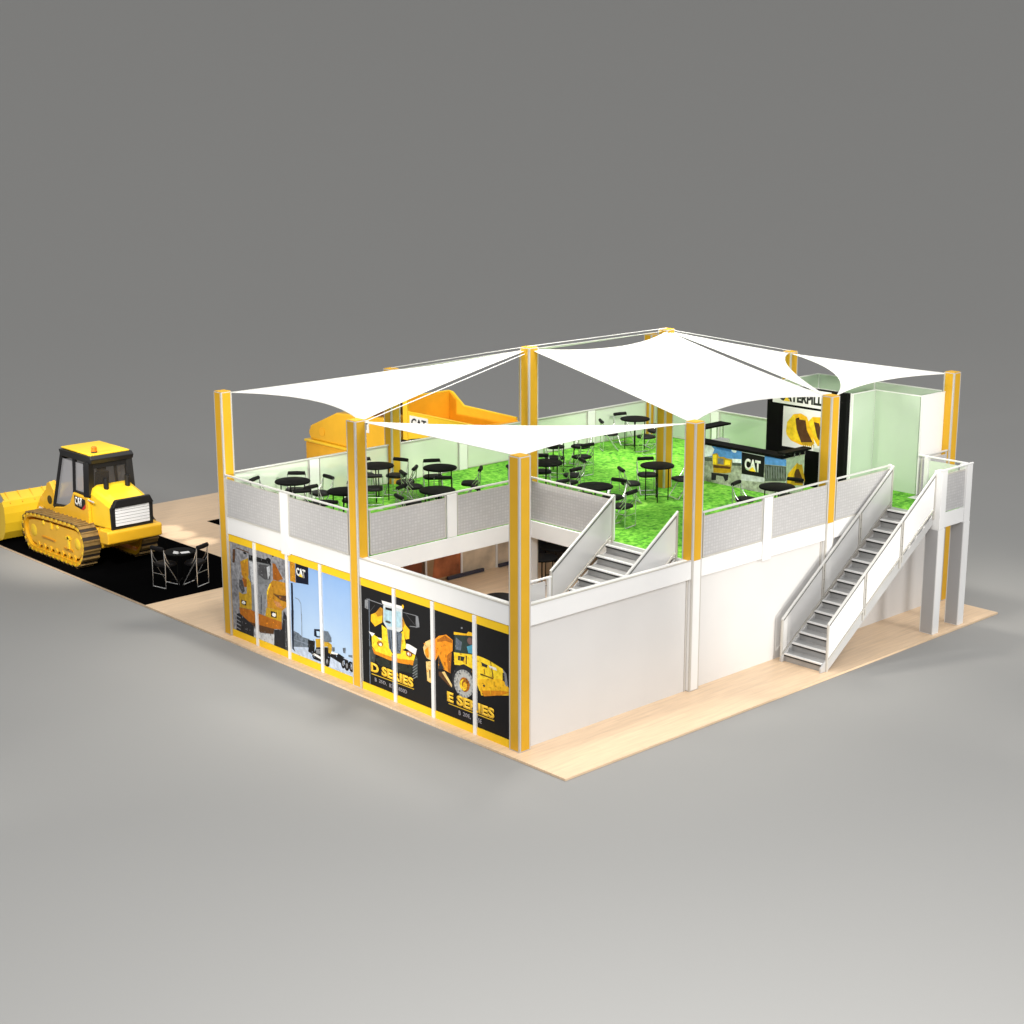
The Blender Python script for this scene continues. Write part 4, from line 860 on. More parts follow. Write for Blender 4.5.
# ------------------------------------------------------------------ posters on the left side
def poster(name, label, y0, y1, board, key, gname='large posters along the pavilion front'):
    o = (0.05, (y0+y1)/2, 0.2)
    mb = MB(); mb.box(.064, .10, y0, y1, .197, 2.798, art(board))
    for n_, (col, l, pts) in enumerate(sorted(ART_POLY[key], key=lambda t: t[1])):
        q = [(min(max(a, y0+.005), y1-.005), min(max(b, .20), 2.795)) for a, b in pts]
        if max(a for a, b in q)-min(a for a, b in q) < .004: continue
        mb.flat(q, 'x', .0635-.00025*n_, art(col))
    n_ = len(ART_POLY[key])+1
    rel = {'yellow': ('yellow_d', 'yellow_l', 'yellow_o', 'orange_a'), 'orange': ('orange_d', 'orange_d2', 'orange_a', 'orange_b'), 'grey': ('grey_d', 'grey_m', 'grey_b', 'grey_c'), 'tyre': ('grey_d', 'black', 'grey_m'), 'trees': ('grey_d', 'steel', 'grey_b'), 'cream': ('orange_a', 'yellow_o', 'orange_b'), 'glass': ('grey_m', 'grey_d', 'grey_c'), 'brown': ('orange_d', 'black', 'grey_d'), 'bluegrey': ('navy', 'steel', 'grey_m'), 'snow': ('blue_m', 'sky_m'), 'black': ('grey_d', 'navy', 'tyre'), 'olive': ('grey_d', 'black', 'tyre_l')}
    rnd = random.Random(len(key)*7+int(y0*10))
    for col, l, pts in ART_POLY[key]:
        kin = [v for k_, v in rel.items() if col.startswith(k_)]
        ar = abs(sum(pts[i][0]*pts[(i+1) % len(pts)][1]-pts[(i+1) % len(pts)][0]*pts[i][1] for i in range(len(pts))))/2
        if not kin or ar < .012: continue
        us, zs = [q_[0] for q_ in pts], [q_[1] for q_ in pts]
        for _ in range(int(3+ar*45)):
            u, z = rnd.uniform(min(us), max(us)), rnd.uniform(min(zs), max(zs)); ins = False
            for i in range(len(pts)):
                (a0, b0), (a1, b1) = pts[i], pts[i-1]
                if (b0 > z) != (b1 > z) and u < (a1-a0)*(z-b0)/(b1-b0)+a0: ins = not ins
            if not ins: continue
            w_, h_ = rnd.uniform(.008, .04), rnd.uniform(.004, .014)
            if rnd.random() < .4: w_, h_ = h_, w_*1.3
            sk = rnd.uniform(-.3, .3)*w_
            q = [(u-w_, z-h_-sk), (u+w_*.6, z-h_+sk), (u+w_, z+h_+sk), (u-w_*.7, z+h_-sk)]
            mb.flat([(min(max(a, y0+.005), y1-.005), min(max(b_, .20), 2.795)) for a, b_ in q], 'x', .0635-.00025*n_-.00001*rnd.randint(0, 90), art(rnd.choice(kin[0])))
    p = mb.build(name, None, o, normals=False); p.location = o
    return tag(p, label, 'poster', gname)
GOLD = mat('print_gold_letters', (.95, .58, .03), .3); GREYT = mat('print_grey_letters', (.30, .29, .33), .4)
WHT = mat('print_white_letters', (.86, .86, .84), .4); TRI = mat('print_yellow_mark', (.95, .66, .03), .4); BLKT = mat('print_black_letters', (.008, .008, .009), .4)
def logo(parent, o, M, w, h, letters=None, n='logo_letters'):
    # the three letter mark with a triangle set into the middle letter
    t = text_mesh(n, 'CAT', letters or WHT, M, w, h, bold=.045, parent=parent, o=o, spacing=.92)
    tri_ = [Vector((w*.29, 0, .005)), Vector((w*.72, 0, .005)), Vector((w*.505, h*.38, .005))]
    v = [M @ q - Vector(o) for q in tri_] + [M @ (q+Vector((0, 0, .003))) - Vector(o) for q in tri_]
    mb = MB(); mb.add(v, [(0,2,1), (3,4,5), (0,1,4,3), (1,2,5,4), (2,0,3,5)], TRI); mb.build('logo_triangle', parent)
    return t
p1 = poster('poster', 'tall poster of an orange quarry truck seen head on against grey rock, farthest left', 9.195, Y2-.004, 'b_quarry', 'quarry')
p2 = poster('poster', 'pale blue winter poster with a yellow truck tractor and a black sign', Y1+W+.004, 9.19, 'b_snow', 'snow')
po = tuple(p2.location)
logo(p2, po, face_minus_x(.044, 8.81, 2.47), .42, .23)
p3 = poster('poster', 'black poster lettered D SERIES with a yellow truck seen from the front', 3.135, Y1-.004, 'b_black', 'dser')
po = tuple(p3.location)
text_mesh('lettering', 'D SERIES', GOLD, face_minus_x(.044, 5.64, .565), 1.72, .255, .05, parent=p3, o=po)
def small_words(parent, o, words, y, z, cw, hh):
    for wd in words.split(' '):
        text_mesh('small_lettering', wd, GREYT, face_minus_x(.044, y, z), cw*len(wd)*.92, hh, .008, parent=parent, o=o); y -= cw*(len(wd)+1)
small_words(p3, po, 'B 25D, B30D-B50D', 5.48, .335, .085, .10)
p4 = poster('poster', 'black poster lettered E SERIES with a yellow dumper seen from the side, nearest the corner', W+.004, 3.13, 'b_black', 'eser')
po = tuple(p4.location)
text_mesh('lettering', 'E SERIES', GOLD, face_minus_x(.044, 2.63, .57), 1.71, .265, .05, parent=p4, o=po)
small_words(p4, po, 'B 20E, B25E', 2.20, .335, .078, .11)

# ------------------------------------------------------------------ ground floor behind the void
mur = empty('wall_mural', (9.3, Y2+.15, 0), 'brown and orange photographic wall mural seen below the deck through the stair void', 'mural')
mo = (9.3, Y2+.15, 0)
cols = [(4.4, 5.9, (.20,.11,.05)), (5.9, 7.35, (.12,.06,.03)), (7.35, 8.85, (.40,.25,.13)), (8.85, 10.38, (.66,.54,.40)), (10.38, 11.95, (.64,.52,.39))]
for i, (a, b, c) in enumerate(cols):
    q = MB(); q.box(a+.02, b-.02, Y2+.12, Y2+.16, .0, 2.95, mat('mural_tone_%d' % i, c, .5, noise=.45, scale=.9)); q.build('printed_panel', mur, mo)
q = MB()
q.flat([(7.62, .12), (8.86, .12), (8.84, 1.9), (8.5, 2.3), (8.1, 1.9), (7.75, 1.0)], 'y', Y2+.117, mat('mural_orange', (.36, .11, .04), .5, noise=.6, scale=1.8))
q.flat([(6.2, .5), (7.2, .45), (7.2, 1.5), (6.7, 1.7), (6.3, 1.1)], 'y', Y2+.117, mat('mural_rust', (.24, .06, .02), .5, noise=.4, scale=1.5)); q.build('machine_picture', mur, mo, normals=False)
for a in (5.9, 7.35, 8.85, 10.38):
    q = MB(); q.box(a-.035, a+.035, Y2+.08, Y2+.119, 0, 2.95, WHITE); q.build('mullion', mur, mo)
for (a, b) in ((8.2, 9.75), (10.42, 11.9)):
    q = MB(); q.box(a, b, Y2+.0, Y2+.07, .011, .12, mat('bench_blue', (.045, .045, .07), .6)); tag(q.build('low_bench', None, ((a+b)/2, Y2, 0)), 'low dark blue bench at the foot of the mural, %s of the two' % ('left' if a < 9 else 'right'), 'bench', 'benches below the mural'); bpy.data.objects[-1] if False else None
for ob in [o for o in bpy.data.objects if o.name.startswith('low_bench')]:
    ob.location = ((8.2+9.75)/2 if ob.name == 'low_bench' else (10.42+11.9)/2, Y2, 0)
q = MB(); q.box(12.2, 14.6, 10.9, 11.7, 0, 1.15, mat('bar_black', (.012,.012,.013), .4)); q.box(12.1, 14.7, 10.8, 11.8, 1.152, 1.2, BLACK)
lb = q.build('low_counter', None, (13.4, 11.3, 0)); lb.location = (13.4, 11.3, 0); tag(lb, 'black counter on the shaded ground floor behind the inner stair', 'counter')

# ------------------------------------------------------------------ tables and chairs
def make_table(label, loc, height=1.06):
    e = empty('round_table', loc, label, 'table', 'black round tables')
    mb = MB(); mb.lathe([(.46, height-.06), (.49, height-.052), (.50, height-.03), (.49, height-.006), (.475, height)], (0,0,0), BLACK, 40); mb.build('tabletop', e)
    for a in (45, 135, 225, 315):
        c, s_ = math.cos(R(a)), math.sin(R(a))
        mb = MB(); mb.tube([(.33*c, .33*s_, .0), (.33*c, .33*s_, height-.061)], .017, BLACK, 8); mb.build('leg', e)
    for a in (45, 135):
        c, s_ = math.cos(R(a)), math.sin(R(a))
        mb = MB(); mb.bar((-.33*c, -.33*s_, .10 if a == 45 else .121), (.33*c, .33*s_, .10 if a == 45 else .121), .02, .02, BLACK); mb.build('cross_bar', e)
    return e
def make_chair(label, loc, rz):
    # seat faces local +y, back bar at -y
    e = empty('bar_chair', loc, label, 'chair', 'black chairs with chrome legs', rz)
    mb = MB(); n = 28; v = []; f = []
    prof = [(.88, .525), (1.0, .545), (1.0, .585), (.93, .606), (.5, .612)]
    for r_, z_ in prof:
        for i in range(n):
            a = 2*PI*i/n; c, s_ = math.cos(a), math.sin(a)
            se = lambda t: math.copysign(abs(t)**.7, t)
            v.append((.295*r_*se(c), .02+.265*r_*se(s_), z_))
    for i in range(len(prof)-1):
        for q in range(n): f.append((i*n+q, i*n+(q+1) % n, (i+1)*n+(q+1) % n, (i+1)*n+q))
    f += [tuple(range(n))[::-1], tuple((len(prof)-1)*n+q for q in range(n))]
    mb.add(v, f, BLACKS, True); mb.build('seat', e)
    mb = MB(); mb.tube([(-.25, -.275, 1.0), (-.235, -.275, 1.0), (0, -.29, 1.0), (.235, -.275, 1.0), (.25, -.275, 1.0)], [.036, .055, .06, .055, .036], BLACKS, 12); mb.build('backrest', e)
    for sgn in (-1, 1):
        x = .265*sgn
        mb = MB(); mb.tube([(x, -.25, .02), (x, -.24, .60), (x*.98, -.265, .99)], .0145, CHROME, 8); mb.build('rear_leg', e)
        mb = MB(); mb.tube([(x*1.01, -.23, .68), (x*1.01, -.06, .47), (x*1.01, .27, .02)], .0145, CHROME, 8); mb.build('front_leg', e)
        mb = MB(); mb.tube([(x*.985, -.262, .94), (x*1.0, -.17, .72), (x*.99, -.06, .59)], .012, CHROME, 6); mb.build('back_brace', e)
    mb = MB(); mb.tube([(-.265, -.25, .02), (.265, -.25, .02)], .0145, CHROME, 8); mb.build('rear_floor_bar', e)
    mb = MB(); mb.tube([(-.267, .27, .02), (.267, .27, .02)], .0145, CHROME, 8); mb.build('front_floor_bar', e)
    mb = MB(); mb.tube([(-.265, -.245, .36), (.265, -.245, .36)], .008, CHROME, 6); mb.build('stretcher', e)
    return e
T0 = None; C0 = None
TABLES = [
 ((10.33, 5.12), 'before the rear tall column', [(60,.92,'far'), (157,.86,'left'), (-21,.82,'right')]),
 ((7.06, 4.47), 'beside the inner stair top', [(-72,.85,'near'), (9,.9,'right'), (-156,.58,'left'), (97,.9,'far')]),
 ((8.24, 7.63), 'right of the front tall column', [(54,.95,'far'), (-17,.92,'right'), (-84,.85,'near'), (165,.9,'left')]),
 ((11.27, 9.95), 'under the near canopy tip', [(16,1.15,'right'), (-95,.9,'near'), (62,1.0,'far'), (-153,.9,'left')]),
 ((15.38, 10.68), 'in the far rear corner', [(150,.9,'far left'), (-23,.8,'right'), (66,.95,'far right'), (-110,.85,'near')]),
 ((4.37, 10.73), 'beside the rear left column', [(-50,.85,'right'), (-135,.95,'near left'), (75,.95,'far'), (15,.95,'far right')]),
 ((5.52, 9.25), 'amid the left half of the deck', [(62,.95,'far'), (165,.88,'left'), (-41,.9,'right'), (-125,.9,'near')]),
 ((3.58, 7.09), 'by the stair void railing', [(105,.9,'far'), (170,.9,'left'), (-20,.85,'right')]),
 ((1.37, 10.73), 'in the far left corner', [(115,.95,'far left'), (50,.95,'far right'), (-5,.9,'right'), (-110,.85,'near')]),
 ((1.68, 8.72), 'behind the middle left column', [(105,.95,'far left'), (40,.95,'far right'), (-150,.85,'near')]),
 ((10.63, .98), 'before the bar counter', [(105,.95,'left'), (15,1.0,'right')]),
]
def place_table(xy, z, lab):
    global T0
    if T0 is None: T0 = make_table(lab, (xy[0], xy[1], z)); return T0
    c = copy_tree(T0); c.location = (xy[0], xy[1], z); c['label'] = lab; return c
def place_chair(x, y, z, rz, lab):
    global C0
    if C0 is None: C0 = make_chair(lab, (x, y, z), rz); return C0
    c = copy_tree(C0); c.location = (x, y, z); c.rotation_euler = (0, 0, rz); c['label'] = lab; return c
for (xy, where, chairs) in TABLES:
    place_table(xy, DK+.007, 'round black table ' + where)
    for (a, d, side) in chairs:
        x, y = xy[0]+d*math.cos(R(a)), xy[1]+d*math.sin(R(a))
        place_chair(x, y, DK+.007, R(a+90)+R(random.uniform(-9, 9)), 'black chair on the %s side of the table %s' % (side, where))
# the set on the black carpet
place_table((1.78, 17.68), .011, 'round black table on the black carpet behind the track loader')
for (x, y, rz, lab) in ((1.26, 17.70, -78.5, 'left'), (2.06, 17.20, 21, 'right')):
    c = place_chair(x, y, .011, R(rz), '%s of the two tall chrome chairs at the table on the black carpet' % lab); c.scale = (1.1, 1.08, 1.30)
for (x, y, a, lab) in ((1.56, 17.50, 20, 'small white paper standing on the table on the black carpet'), (1.82, 17.40, -15, 'flat white brochure on the table on the black carpet')):
    mb = MB()
    if 'standing' in lab: mb.prism([(-.05, 0), (.05, 0), (0, .07)], 'y', -.09, .09, PAPER)
    else: mb.box(-.14, .14, -.10, .10, 0, .008, PAPER)
    o = mb.build('brochure'); o.location = (x, y, 1.073); o.rotation_euler = (0, 0, R(a)); tag(o, lab, 'brochure')
# ground floor tables seen through the void
for (x, y, lab) in ((10.9, 9.9, 'round black table on the shaded ground floor, farther right in the void'), (9.7, 9.3, 'round black table on the shaded ground floor, left of the inner stair'), (5.79, 7.0, 'round black table on the ground floor just behind the near beam')):
    place_table((x, y), .002, lab)

# ------------------------------------------------------------------ bar counter and sign tower
bo = (13.8, 4.5, DK)
bar = empty('bar_counter', bo, 'bar counter with landscape photo front, black top and emblem sign', 'bar counter')
mb = MB(); mb.box(13.303, 13.36, 2.90, 6.35, DK+.008, 4.66, art('b_bar'))
for n_, (col, l, pts) in enumerate(sorted(ART_POLY['bar'], key=lambda t: t[1])):
    mb.flat([(a, min(max(b, DK+.01), 4.655)) for a, b in pts], 'x', 13.3025-.0003*n_, art(col))
mb.build('photo_front', bar, bo, normals=False)
mb = MB(); mb.box(13.361, 14.42, 2.903, 2.95, DK+.008, 4.62, art('b_pale'))
for n_, (col, l, pts) in enumerate(sorted(ART_POLY['barend'], key=lambda t: t[1])):
    mb.flat([(a, min(max(b, DK+.01), 4.615)) for a, b in pts], 'y', 2.9025-.0004*n_, art(col))
mb.build('photo_end', bar, bo, normals=False)
mb = MB(); mb.box(13.22, 13.72, 2.84, 6.40, 4.664, 4.74, BLACK); mb.build('counter_top', bar, bo, bevel=.008)
mb = MB(); mb.box(13.37, 13.60, 2.96, 6.34, DK+.008, 4.66, BLACK); mb.build('carcass', bar, bo)
for nm, bx, zz in (('end_shelf', (13.25, 14.5, 2.72, 3.02), 4.79), ('end_shelf', (13.35, 14.75, 6.02, 6.45), 5.06)):
    mb = MB(); mb.box(*bx, zz, zz+.06, BLACK); p = mb.build(nm, bar, bo, bevel=.006)
    for i in range(5):
        xx = bx[0]+.12+i*(bx[1]-bx[0]-.24)/4
        q = MB(); q.box(xx-.014, xx+.014, (bx[2]+bx[3])/2-.014, (bx[2]+bx[3])/2+.014, (4.742 if xx < 13.7 else 4.62), zz-.001, CHROME); q.build('shelf_post', p, bo)
mb = MB(); mb.box(13.73, 14.75, 6.05, 6.40, DK+.008, 4.60, WHITE); mb.build('return_panel', bar, bo)
logo(bar, bo, face_minus_x(13.292, 4.26, 4.11), .60, .36)

to = (15.1, 3.4, DK)
tw = empty('sign_tower', to, 'tall black and white sign wall with lettering and yellow bucket picture behind the bar', 'sign wall')
mb = MB(); mb.box(15.012, 15.20, 1.92, 4.83, DK+.008, 6.50, BLACK); mb.build('black_frame', tw, to)
mb = MB(); mb.box(15.202, 15.24, 1.90, 4.86, DK+.008, 6.50, WHITE); mb.build('back_board', tw, to)
mb = MB(); mb.box(15.000, 15.010, 2.46, 4.62, 5.93, 6.47, LBOX); mb.build('header_panel', tw, to)
mb = MB(); mb.box(15.000, 15.010, 2.46, 4.20, 4.62, 5.86, LBOX)
for n_, (col, l, pts) in enumerate(sorted(ART_POLY['buckets'], key=lambda t: t[1])): mb.flat([(max(a, 2.47), min(max(b, 4.63), 5.85)) for a, b in pts], 'x', 14.9995-.0003*n_, art(col))
mb.build('picture_panel', tw, to, normals=False)
text_mesh('lettering', 'CATERPILLAR', BLKT, face_minus_x(14.998, 4.36, 6.02), 2.03, .31, .05, parent=tw, o=to)
mb = MB(); v = [(14.992, 4.20, 6.02), (14.992, 3.95, 6.02), (14.992, 4.075, 6.17)]; mb.add(v, [(0,1,2)], TRI); mb.build('logo_triangle', tw, to, normals=False)

go = (16.6, 2.6, DK)
gr = empty('glass_room', go, 'green tinted glass room at the right end of the deck with one white panel', 'glass room')
GT = 6.475
def gpanel(x0, x1, y0, y1, m, nm='glass_panel', z0=DK+.008, z1=GT-.03):
    q = MB(); q.box(x0, x1, y0, y1, z0, z1, m); return q.build(nm, gr, go)
gpanel(15.25, 16.44, 1.90, 1.925, GLASSG); gpanel(16.44, 16.465, .34, 1.895, GLASSG)
gpanel(15.25, 17.74, 4.95, 4.975, GLASSG); gpanel(17.75, 17.775, .45, 2.8, GLASSG); gpanel(17.75, 17.775, 2.86, 4.92, GLASSG)
gpanel(16.50, 17.64, .27, .31, LBOX, 'white_panel')
for (x, y) in ((16.44, .26), (16.44, 1.90), (17.74, 4.94), (17.745, 2.81), (15.262, 1.87)):
    q = MB(); q.box(x-.006, x+.036, y, y+.045, DK+.008, GT-.03, WHITE); q.build('post', gr, go)
for bx in ((15.25, 16.47, 1.895, 1.93), (16.435, 16.47, .27, 1.893), (16.472, 17.65, .265, .315), (15.25, 17.78, 4.945, 4.98), (17.745, 17.78, .45, 4.94)):
    q = MB(); q.box(*bx, GT-.028, GT, WHITE); q.build('top_rail', gr, go)

# ------------------------------------------------------------------ track loader
DZ = Vector((1.58, 23.0, 0.012)); dz0 = (0, 0, 0)
dz = empty('track_loader', DZ, 'yellow track loader with black cab and raised front bucket, seen from behind', 'track loader')
def D(mb, name, parent=dz, bevel=0.0, normals=True): return mb.build(name, parent, dz0, bevel, normals)
# local frame: x across, y forward; world = local + DZ
def smooth_path(pts, per=10):
    out = []; n = len(pts)
    for i in range(n):
        p0, p1, p2, p3 = [Vector(pts[(i+j-1) % n]) for j in range(4)]
        for t in range(per):
            t /= per
            out.append(0.5*((2*p1)+(-p0+p2)*t+(2*p0-5*p1+4*p2-p3)*t*t+(-p0+3*p1-3*p2+p3)*t**3))
    return out
tp = [(-1.35,.04),(-.3,.03),(.8,.03),(1.7,.04),(2.08,.28),(2.27,.72),(2.15,1.14),(1.75,1.34),(.8,1.42),(-.4,1.46),(-1.5,1.47),(-1.88,1.28),(-2.06,.86),(-1.92,.40),(-1.65,.12)]
path = smooth_path(tp, 8)
def offset(pth, d):
    n = len(pth); out = []
    for i in range(n):
        t = (pth[(i+1) % n]-pth[i-1]).normalized(); out.append(pth[i]+Vector((t.y, -t.x))*d)
    return out
for sx in (-1, 1):
    xa, xb = (-1.38, -.78) if sx < 0 else (.78, 1.38)
    tr = empty('track', (0, 0, 0), None, None); tr.parent = dz
    outer, inner = offset(path, -.02), offset(path, -.15)
    mb = MB(); n = len(path)
    v = [(x, p.x, p.y) for p_ in (outer, inner) for x in (xa+.03, xb-.03) for p in p_]
    f = []
    for i in range(n):
        j = (i+1) % n
        f += [(i, j, n+j, n+i), (2*n+i, 3*n+i, 3*n+j, 2*n+j), (i, 2*n+i, 2*n+j, j), (n+i, n+j, 3*n+j, 3*n+i)]
    mb.add(v, f, MACH, False); D(mb, 'track_chain', tr)
    mb = MB()
    L = [0]
    for i in range(n): L.append(L[-1]+(path[(i+1) % n]-path[i]).length)
    NS = 34
    for s_ in range(NS):
        u = L[-1]*s_/NS; i = max(a for a in range(n) if L[a] <= u); t = (u-L[i])/(L[i+1]-L[i])
        p = path[i].lerp(path[(i+1) % n], t); tg = (path[(i+1) % n]-path[i]).normalized(); nn = Vector((tg.y, -tg.x))
        hw = L[-1]/NS*.5
        for (a0, a1, h0, h1, m) in ((-hw*.98, hw*.22, -.02, .014, SHOE), (hw*.22, hw*.98, -.02, -.004, SHOED), (-hw*.9, -hw*.66, .014, .05, SHOE)):
            q = [p+tg*a0+nn*h0, p+tg*a1+nn*h0, p+tg*a1+nn*h1, p+tg*a0+nn*h1]
            mb.prism([(w_.x, w_.y) for w_ in q], 'x', xa, xb, m)
        mb.prism([((p+tg*a-nn*b).x, (p+tg*a-nn*b).y) for a, b in ((-hw*.5, .02), (hw*.35, .02), (hw*.2, .10), (-hw*.35, .10))], 'x', (xa-.012 if sx < 0 else xb), (xa if sx < 0 else xb+.012), MACHL)
    D(mb, 'track_shoes', tr)
    mb = MB(); ins = offset(path, -.26)
    mb.prism([(p.x, p.y) for p in ins[::2]], 'x', xa+.10, xb-.10, MACH)
    for (yy, zz, r_) in ((-1.45,.80,.20), (1.62,.72,.22), (-.1,1.12,.09), (.9,1.10,.09)): mb.lathe([(r_, -.02), (r_, .0), (r_*.8, .02), (r_*.3, .03)] if sx > 0 else [(r_*.3, -.03), (r_*.8, -.02), (r_, .0), (r_, .02)], ((xb-.10 if sx > 0 else xa+.10), yy, zz), MACHL, 18, 'x')
    for i in range(7): mb.lathe([(.10, -.02), (.10, .02)], ((xb-.09 if sx > 0 else xa+.09), -1.2+i*.42, .27), MACH, 12, 'x')
    xs = (xb-.10, xb-.06) if sx > 0 else (xa+.06, xa+.10)
    for (y0, y1, z0, z1) in ((-.9,-.8,.5,.98), (-1.0,-.7,.86,.94), (.1,1.0,.60,.64), (.25,.35,1.0,1.22), (-1.1,-.55,.48,.54)): mb.box(xs[0], xs[1], y0, y1, z0, z1, MACHL if z1 > .9 else MACHD)
    D(mb, 'track_frame', tr)
# hull
mb = MB(); mb.box(-.77, .77, -1.9, 1.7, .62, 1.35, MACH); mb.box(-.72, .72, -2.6, -1.9, .98, 1.40, MACH); D(mb, 'hull', bevel=.04)
mb = MB(); mb.prism([(-2.98,1.02),(-2.92,1.0),(-2.45,.98),(-2.40,1.44),(-2.95,1.44),(-3.0,1.38)], 'x', -1.0, 1.0, MACH); D(mb, 'counterweight', bevel=.05)
mb = MB()
secs = [(-2.78, .74, 1.45, 2.38), (-2.35, .76, 1.42, 2.52), (-1.55, .78, 1.40, 2.72)]
v = []; 
for (yy, w_, zb, zt) in secs:
    v += [(-w_, yy, zb), (-w_, yy, zt-.26), (-w_+.08, yy, zt-.08), (-w_+.26, yy, zt), (w_-.26, yy, zt), (w_-.08, yy, zt-.08), (w_, yy, zt-.26), (w_, yy, zb)]
f = [tuple(range(7, -1, -1)), tuple(range(16, 24))]
for a in range(2):
    for i in range(8): f.append((a*8+i, a*8+(i+1) % 8, a*8+8+(i+1) % 8, a*8+8+i))
mb.add(v, f, MACHL, False); D(mb, 'engine_hood', bevel=.05)
mb = MB(); mb.prism([(-.76,1.42),(.76,1.42),(.78,2.15),(.60,2.42),(-.60,2.42),(-.78,2.15)], 'y', -2.86, -2.785, CABK); gf = D(mb, 'grille_frame', bevel=.02)
mb = MB(); mb.prism([(-.75,2.18),(.75,2.18),(.62,2.44),(-.62,2.44)], 'y', -2.98, -2.862, CABK); D(mb, 'grille_visor', bevel=.02)
mb = MB()
for i in range(6): mb.box(-.62, .62, -2.885, -2.865, 1.55+i*.102, 1.55+i*.102+.088, GRILW)
D(mb, 'grille_slats', gf)
for xx in (-.38, .40):
    mb = MB(); mb.tube([(xx, -1.95, 2.55), (xx, -1.95, 2.98)], .085, CABK, 12); D(mb, 'exhaust_stack')
# body sides below the cab
for sx in (-1, 1):
    mb = MB(); xo = .84*sx
    mb.prism([(-1.62,1.30),(-1.62,2.32),(-.62,2.36),(-.35,1.95),(.15,1.72),(.75,1.62),(.95,1.44),(-.6,1.28)], 'x', xo-.06, xo+.06, MACH); D(mb, 'side_panel', bevel=.03)
    mb = MB(); xd = xo+.065*sx
    mb.prism([(-1.45,1.96),(-1.28,1.86),(-.72,1.92),(-.72,2.28),(-1.45,2.24)], 'x', xd-.003, xd+.003, BLKT); dc = D(mb, 'decal')
    mb = MB(); mb.prism([(-1.45,1.96),(-1.28,1.86),(-1.18,1.87),(-1.45,2.10)], 'x', xd-.005, xd+.005, RED); D(mb, 'decal_stripe', dc)
    if sx < 0: text_mesh('logo_letters', 'CAT', WHT, face_minus_x(xd-.004, -.75, 1.96), .48, .29, .05, parent=dc)
    mb = MB(); mb.tube([(xo+.08*sx, -1.70, 2.28), (xo+.08*sx, -2.05, 2.26)], .025, ALU, 8); D(mb, 'grab_handle')
# cab
cab = empty('cab', (0,0,0), None, None); cab.parent = dz
FL, FR, RL, RR = (-.76, .78), (.76, .78), (-.74, -1.55), (.74, -1.55)
zb = 2.36; zt = 3.48
def post(a, za, b, zb_, w_=.14):
    mb = MB(); mb.bar((a[0], a[1], za), (b[0], b[1], zb_), w_, w_, CABK); return D(mb, 'cab_post', cab)
for sx in (-1, 1):
    post((.78*sx, .92), 1.60, (.70*sx, .32), zt, .12); post((.78*sx, -1.50), 2.34, (.72*sx, -1.48), zt, .24); post((.785*sx, -.58), 2.30, (.715*sx, -.55), zt, .11)
    mb = MB(); mb.bar((.785*sx, -1.55, 2.36), (.785*sx, -.58, 2.36), .10, .14, CABK); mb.bar((.785*sx, -.58, 1.78), (.785*sx, .92, 1.62), .10, .16, CABK); mb.bar((.785*sx, -.58, 1.72), (.785*sx, -.58, 2.36), .10, .12, CABK); D(mb, 'cab_sill', cab)
    mb = MB(); mb.add([(.785*sx,-.52,1.85),(.785*sx,.84,1.70),(.715*sx,.34,3.36),(.72*sx,-.50,3.36)], [(0,1,2,3)], CABG); mb.add([(.785*sx,-1.40,2.42),(.785*sx,-.62,2.42),(.72*sx,-.60,3.36),(.725*sx,-1.38,3.36)], [(0,1,2,3)], CABG); D(mb, 'side_window', cab, normals=False)
mb = MB(); mb.bar((-.76, .90, 1.75), (.76, .90, 1.75), .12, .2, CABK); mb.bar((-.74, -1.54, 2.52), (.74, -1.54, 2.52), .10, .30, CABK); mb.bar((-.70, -1.5, 3.36), (.70, -1.5, 3.36), .14, .2, CABK); mb.bar((-.7, .32, 3.40), (.7, .32, 3.40), .12, .14, CABK); D(mb, 'cab_crossbar', cab)
mb = MB(); mb.add([(-.66,-1.53,2.66),(.66,-1.53,2.66),(.64,-1.50,3.28),(-.64,-1.50,3.28)], [(0,1,2,3)], CABR); D(mb, 'rear_window', cab, normals=False)
mb = MB(); mb.add([(-.7,.90,1.85),(.7,.90,1.85),(.66,.34,3.34),(-.66,.34,3.34)], [(0,1,2,3)], CABG); D(mb, 'windscreen', cab, normals=False)
mb = MB(); mb.prism([(-1.72,3.45),(.34,3.45),(.44,3.66),(-1.66,3.70),(-1.78,3.60)], 'x', -.77, .79, CABK); D(mb, 'roof_rim', cab, bevel=.02)
mb = MB(); mb.prism([(-.71,-1.62),(.73,-1.62),(.73,.38),(-.71,.38)], 'z', 3.69, 3.745, MACHL); D(mb, 'roof_panel', cab, bevel=.02)
mb = MB(); mb.lathe([(.10, 3.746), (.10, 3.79)], (-.42, -1.36, 0), CABK, 16); mb.lathe([(.095, 3.79), (.09, 3.93), (.06, 3.95)], (-.42, -1.36, 0), AMBER, 16); D(mb, 'beacon', cab)
mb = MB(); mb.box(-.25, .25, -.9, -.4, 2.0, 2.3, CABK); mb.prism([(-1.0,2.3),(-.85,2.3),(-.95,3.0),(-1.08,3.0)], 'x', -.24, .24, CABK); mb.box(-.15, .15, -1.06, -.98, 3.02, 3.2, CABK); D(mb, 'seat', cab, bevel=.03)
mb = MB(); mb.box(-.74, .74, -1.5, .9, 1.36, 1.70, CABK); mb.tube([(.1, .3, 1.7), (.1, .1, 2.5)], .03, CABK, 8); D(mb, 'cab_floor', cab)
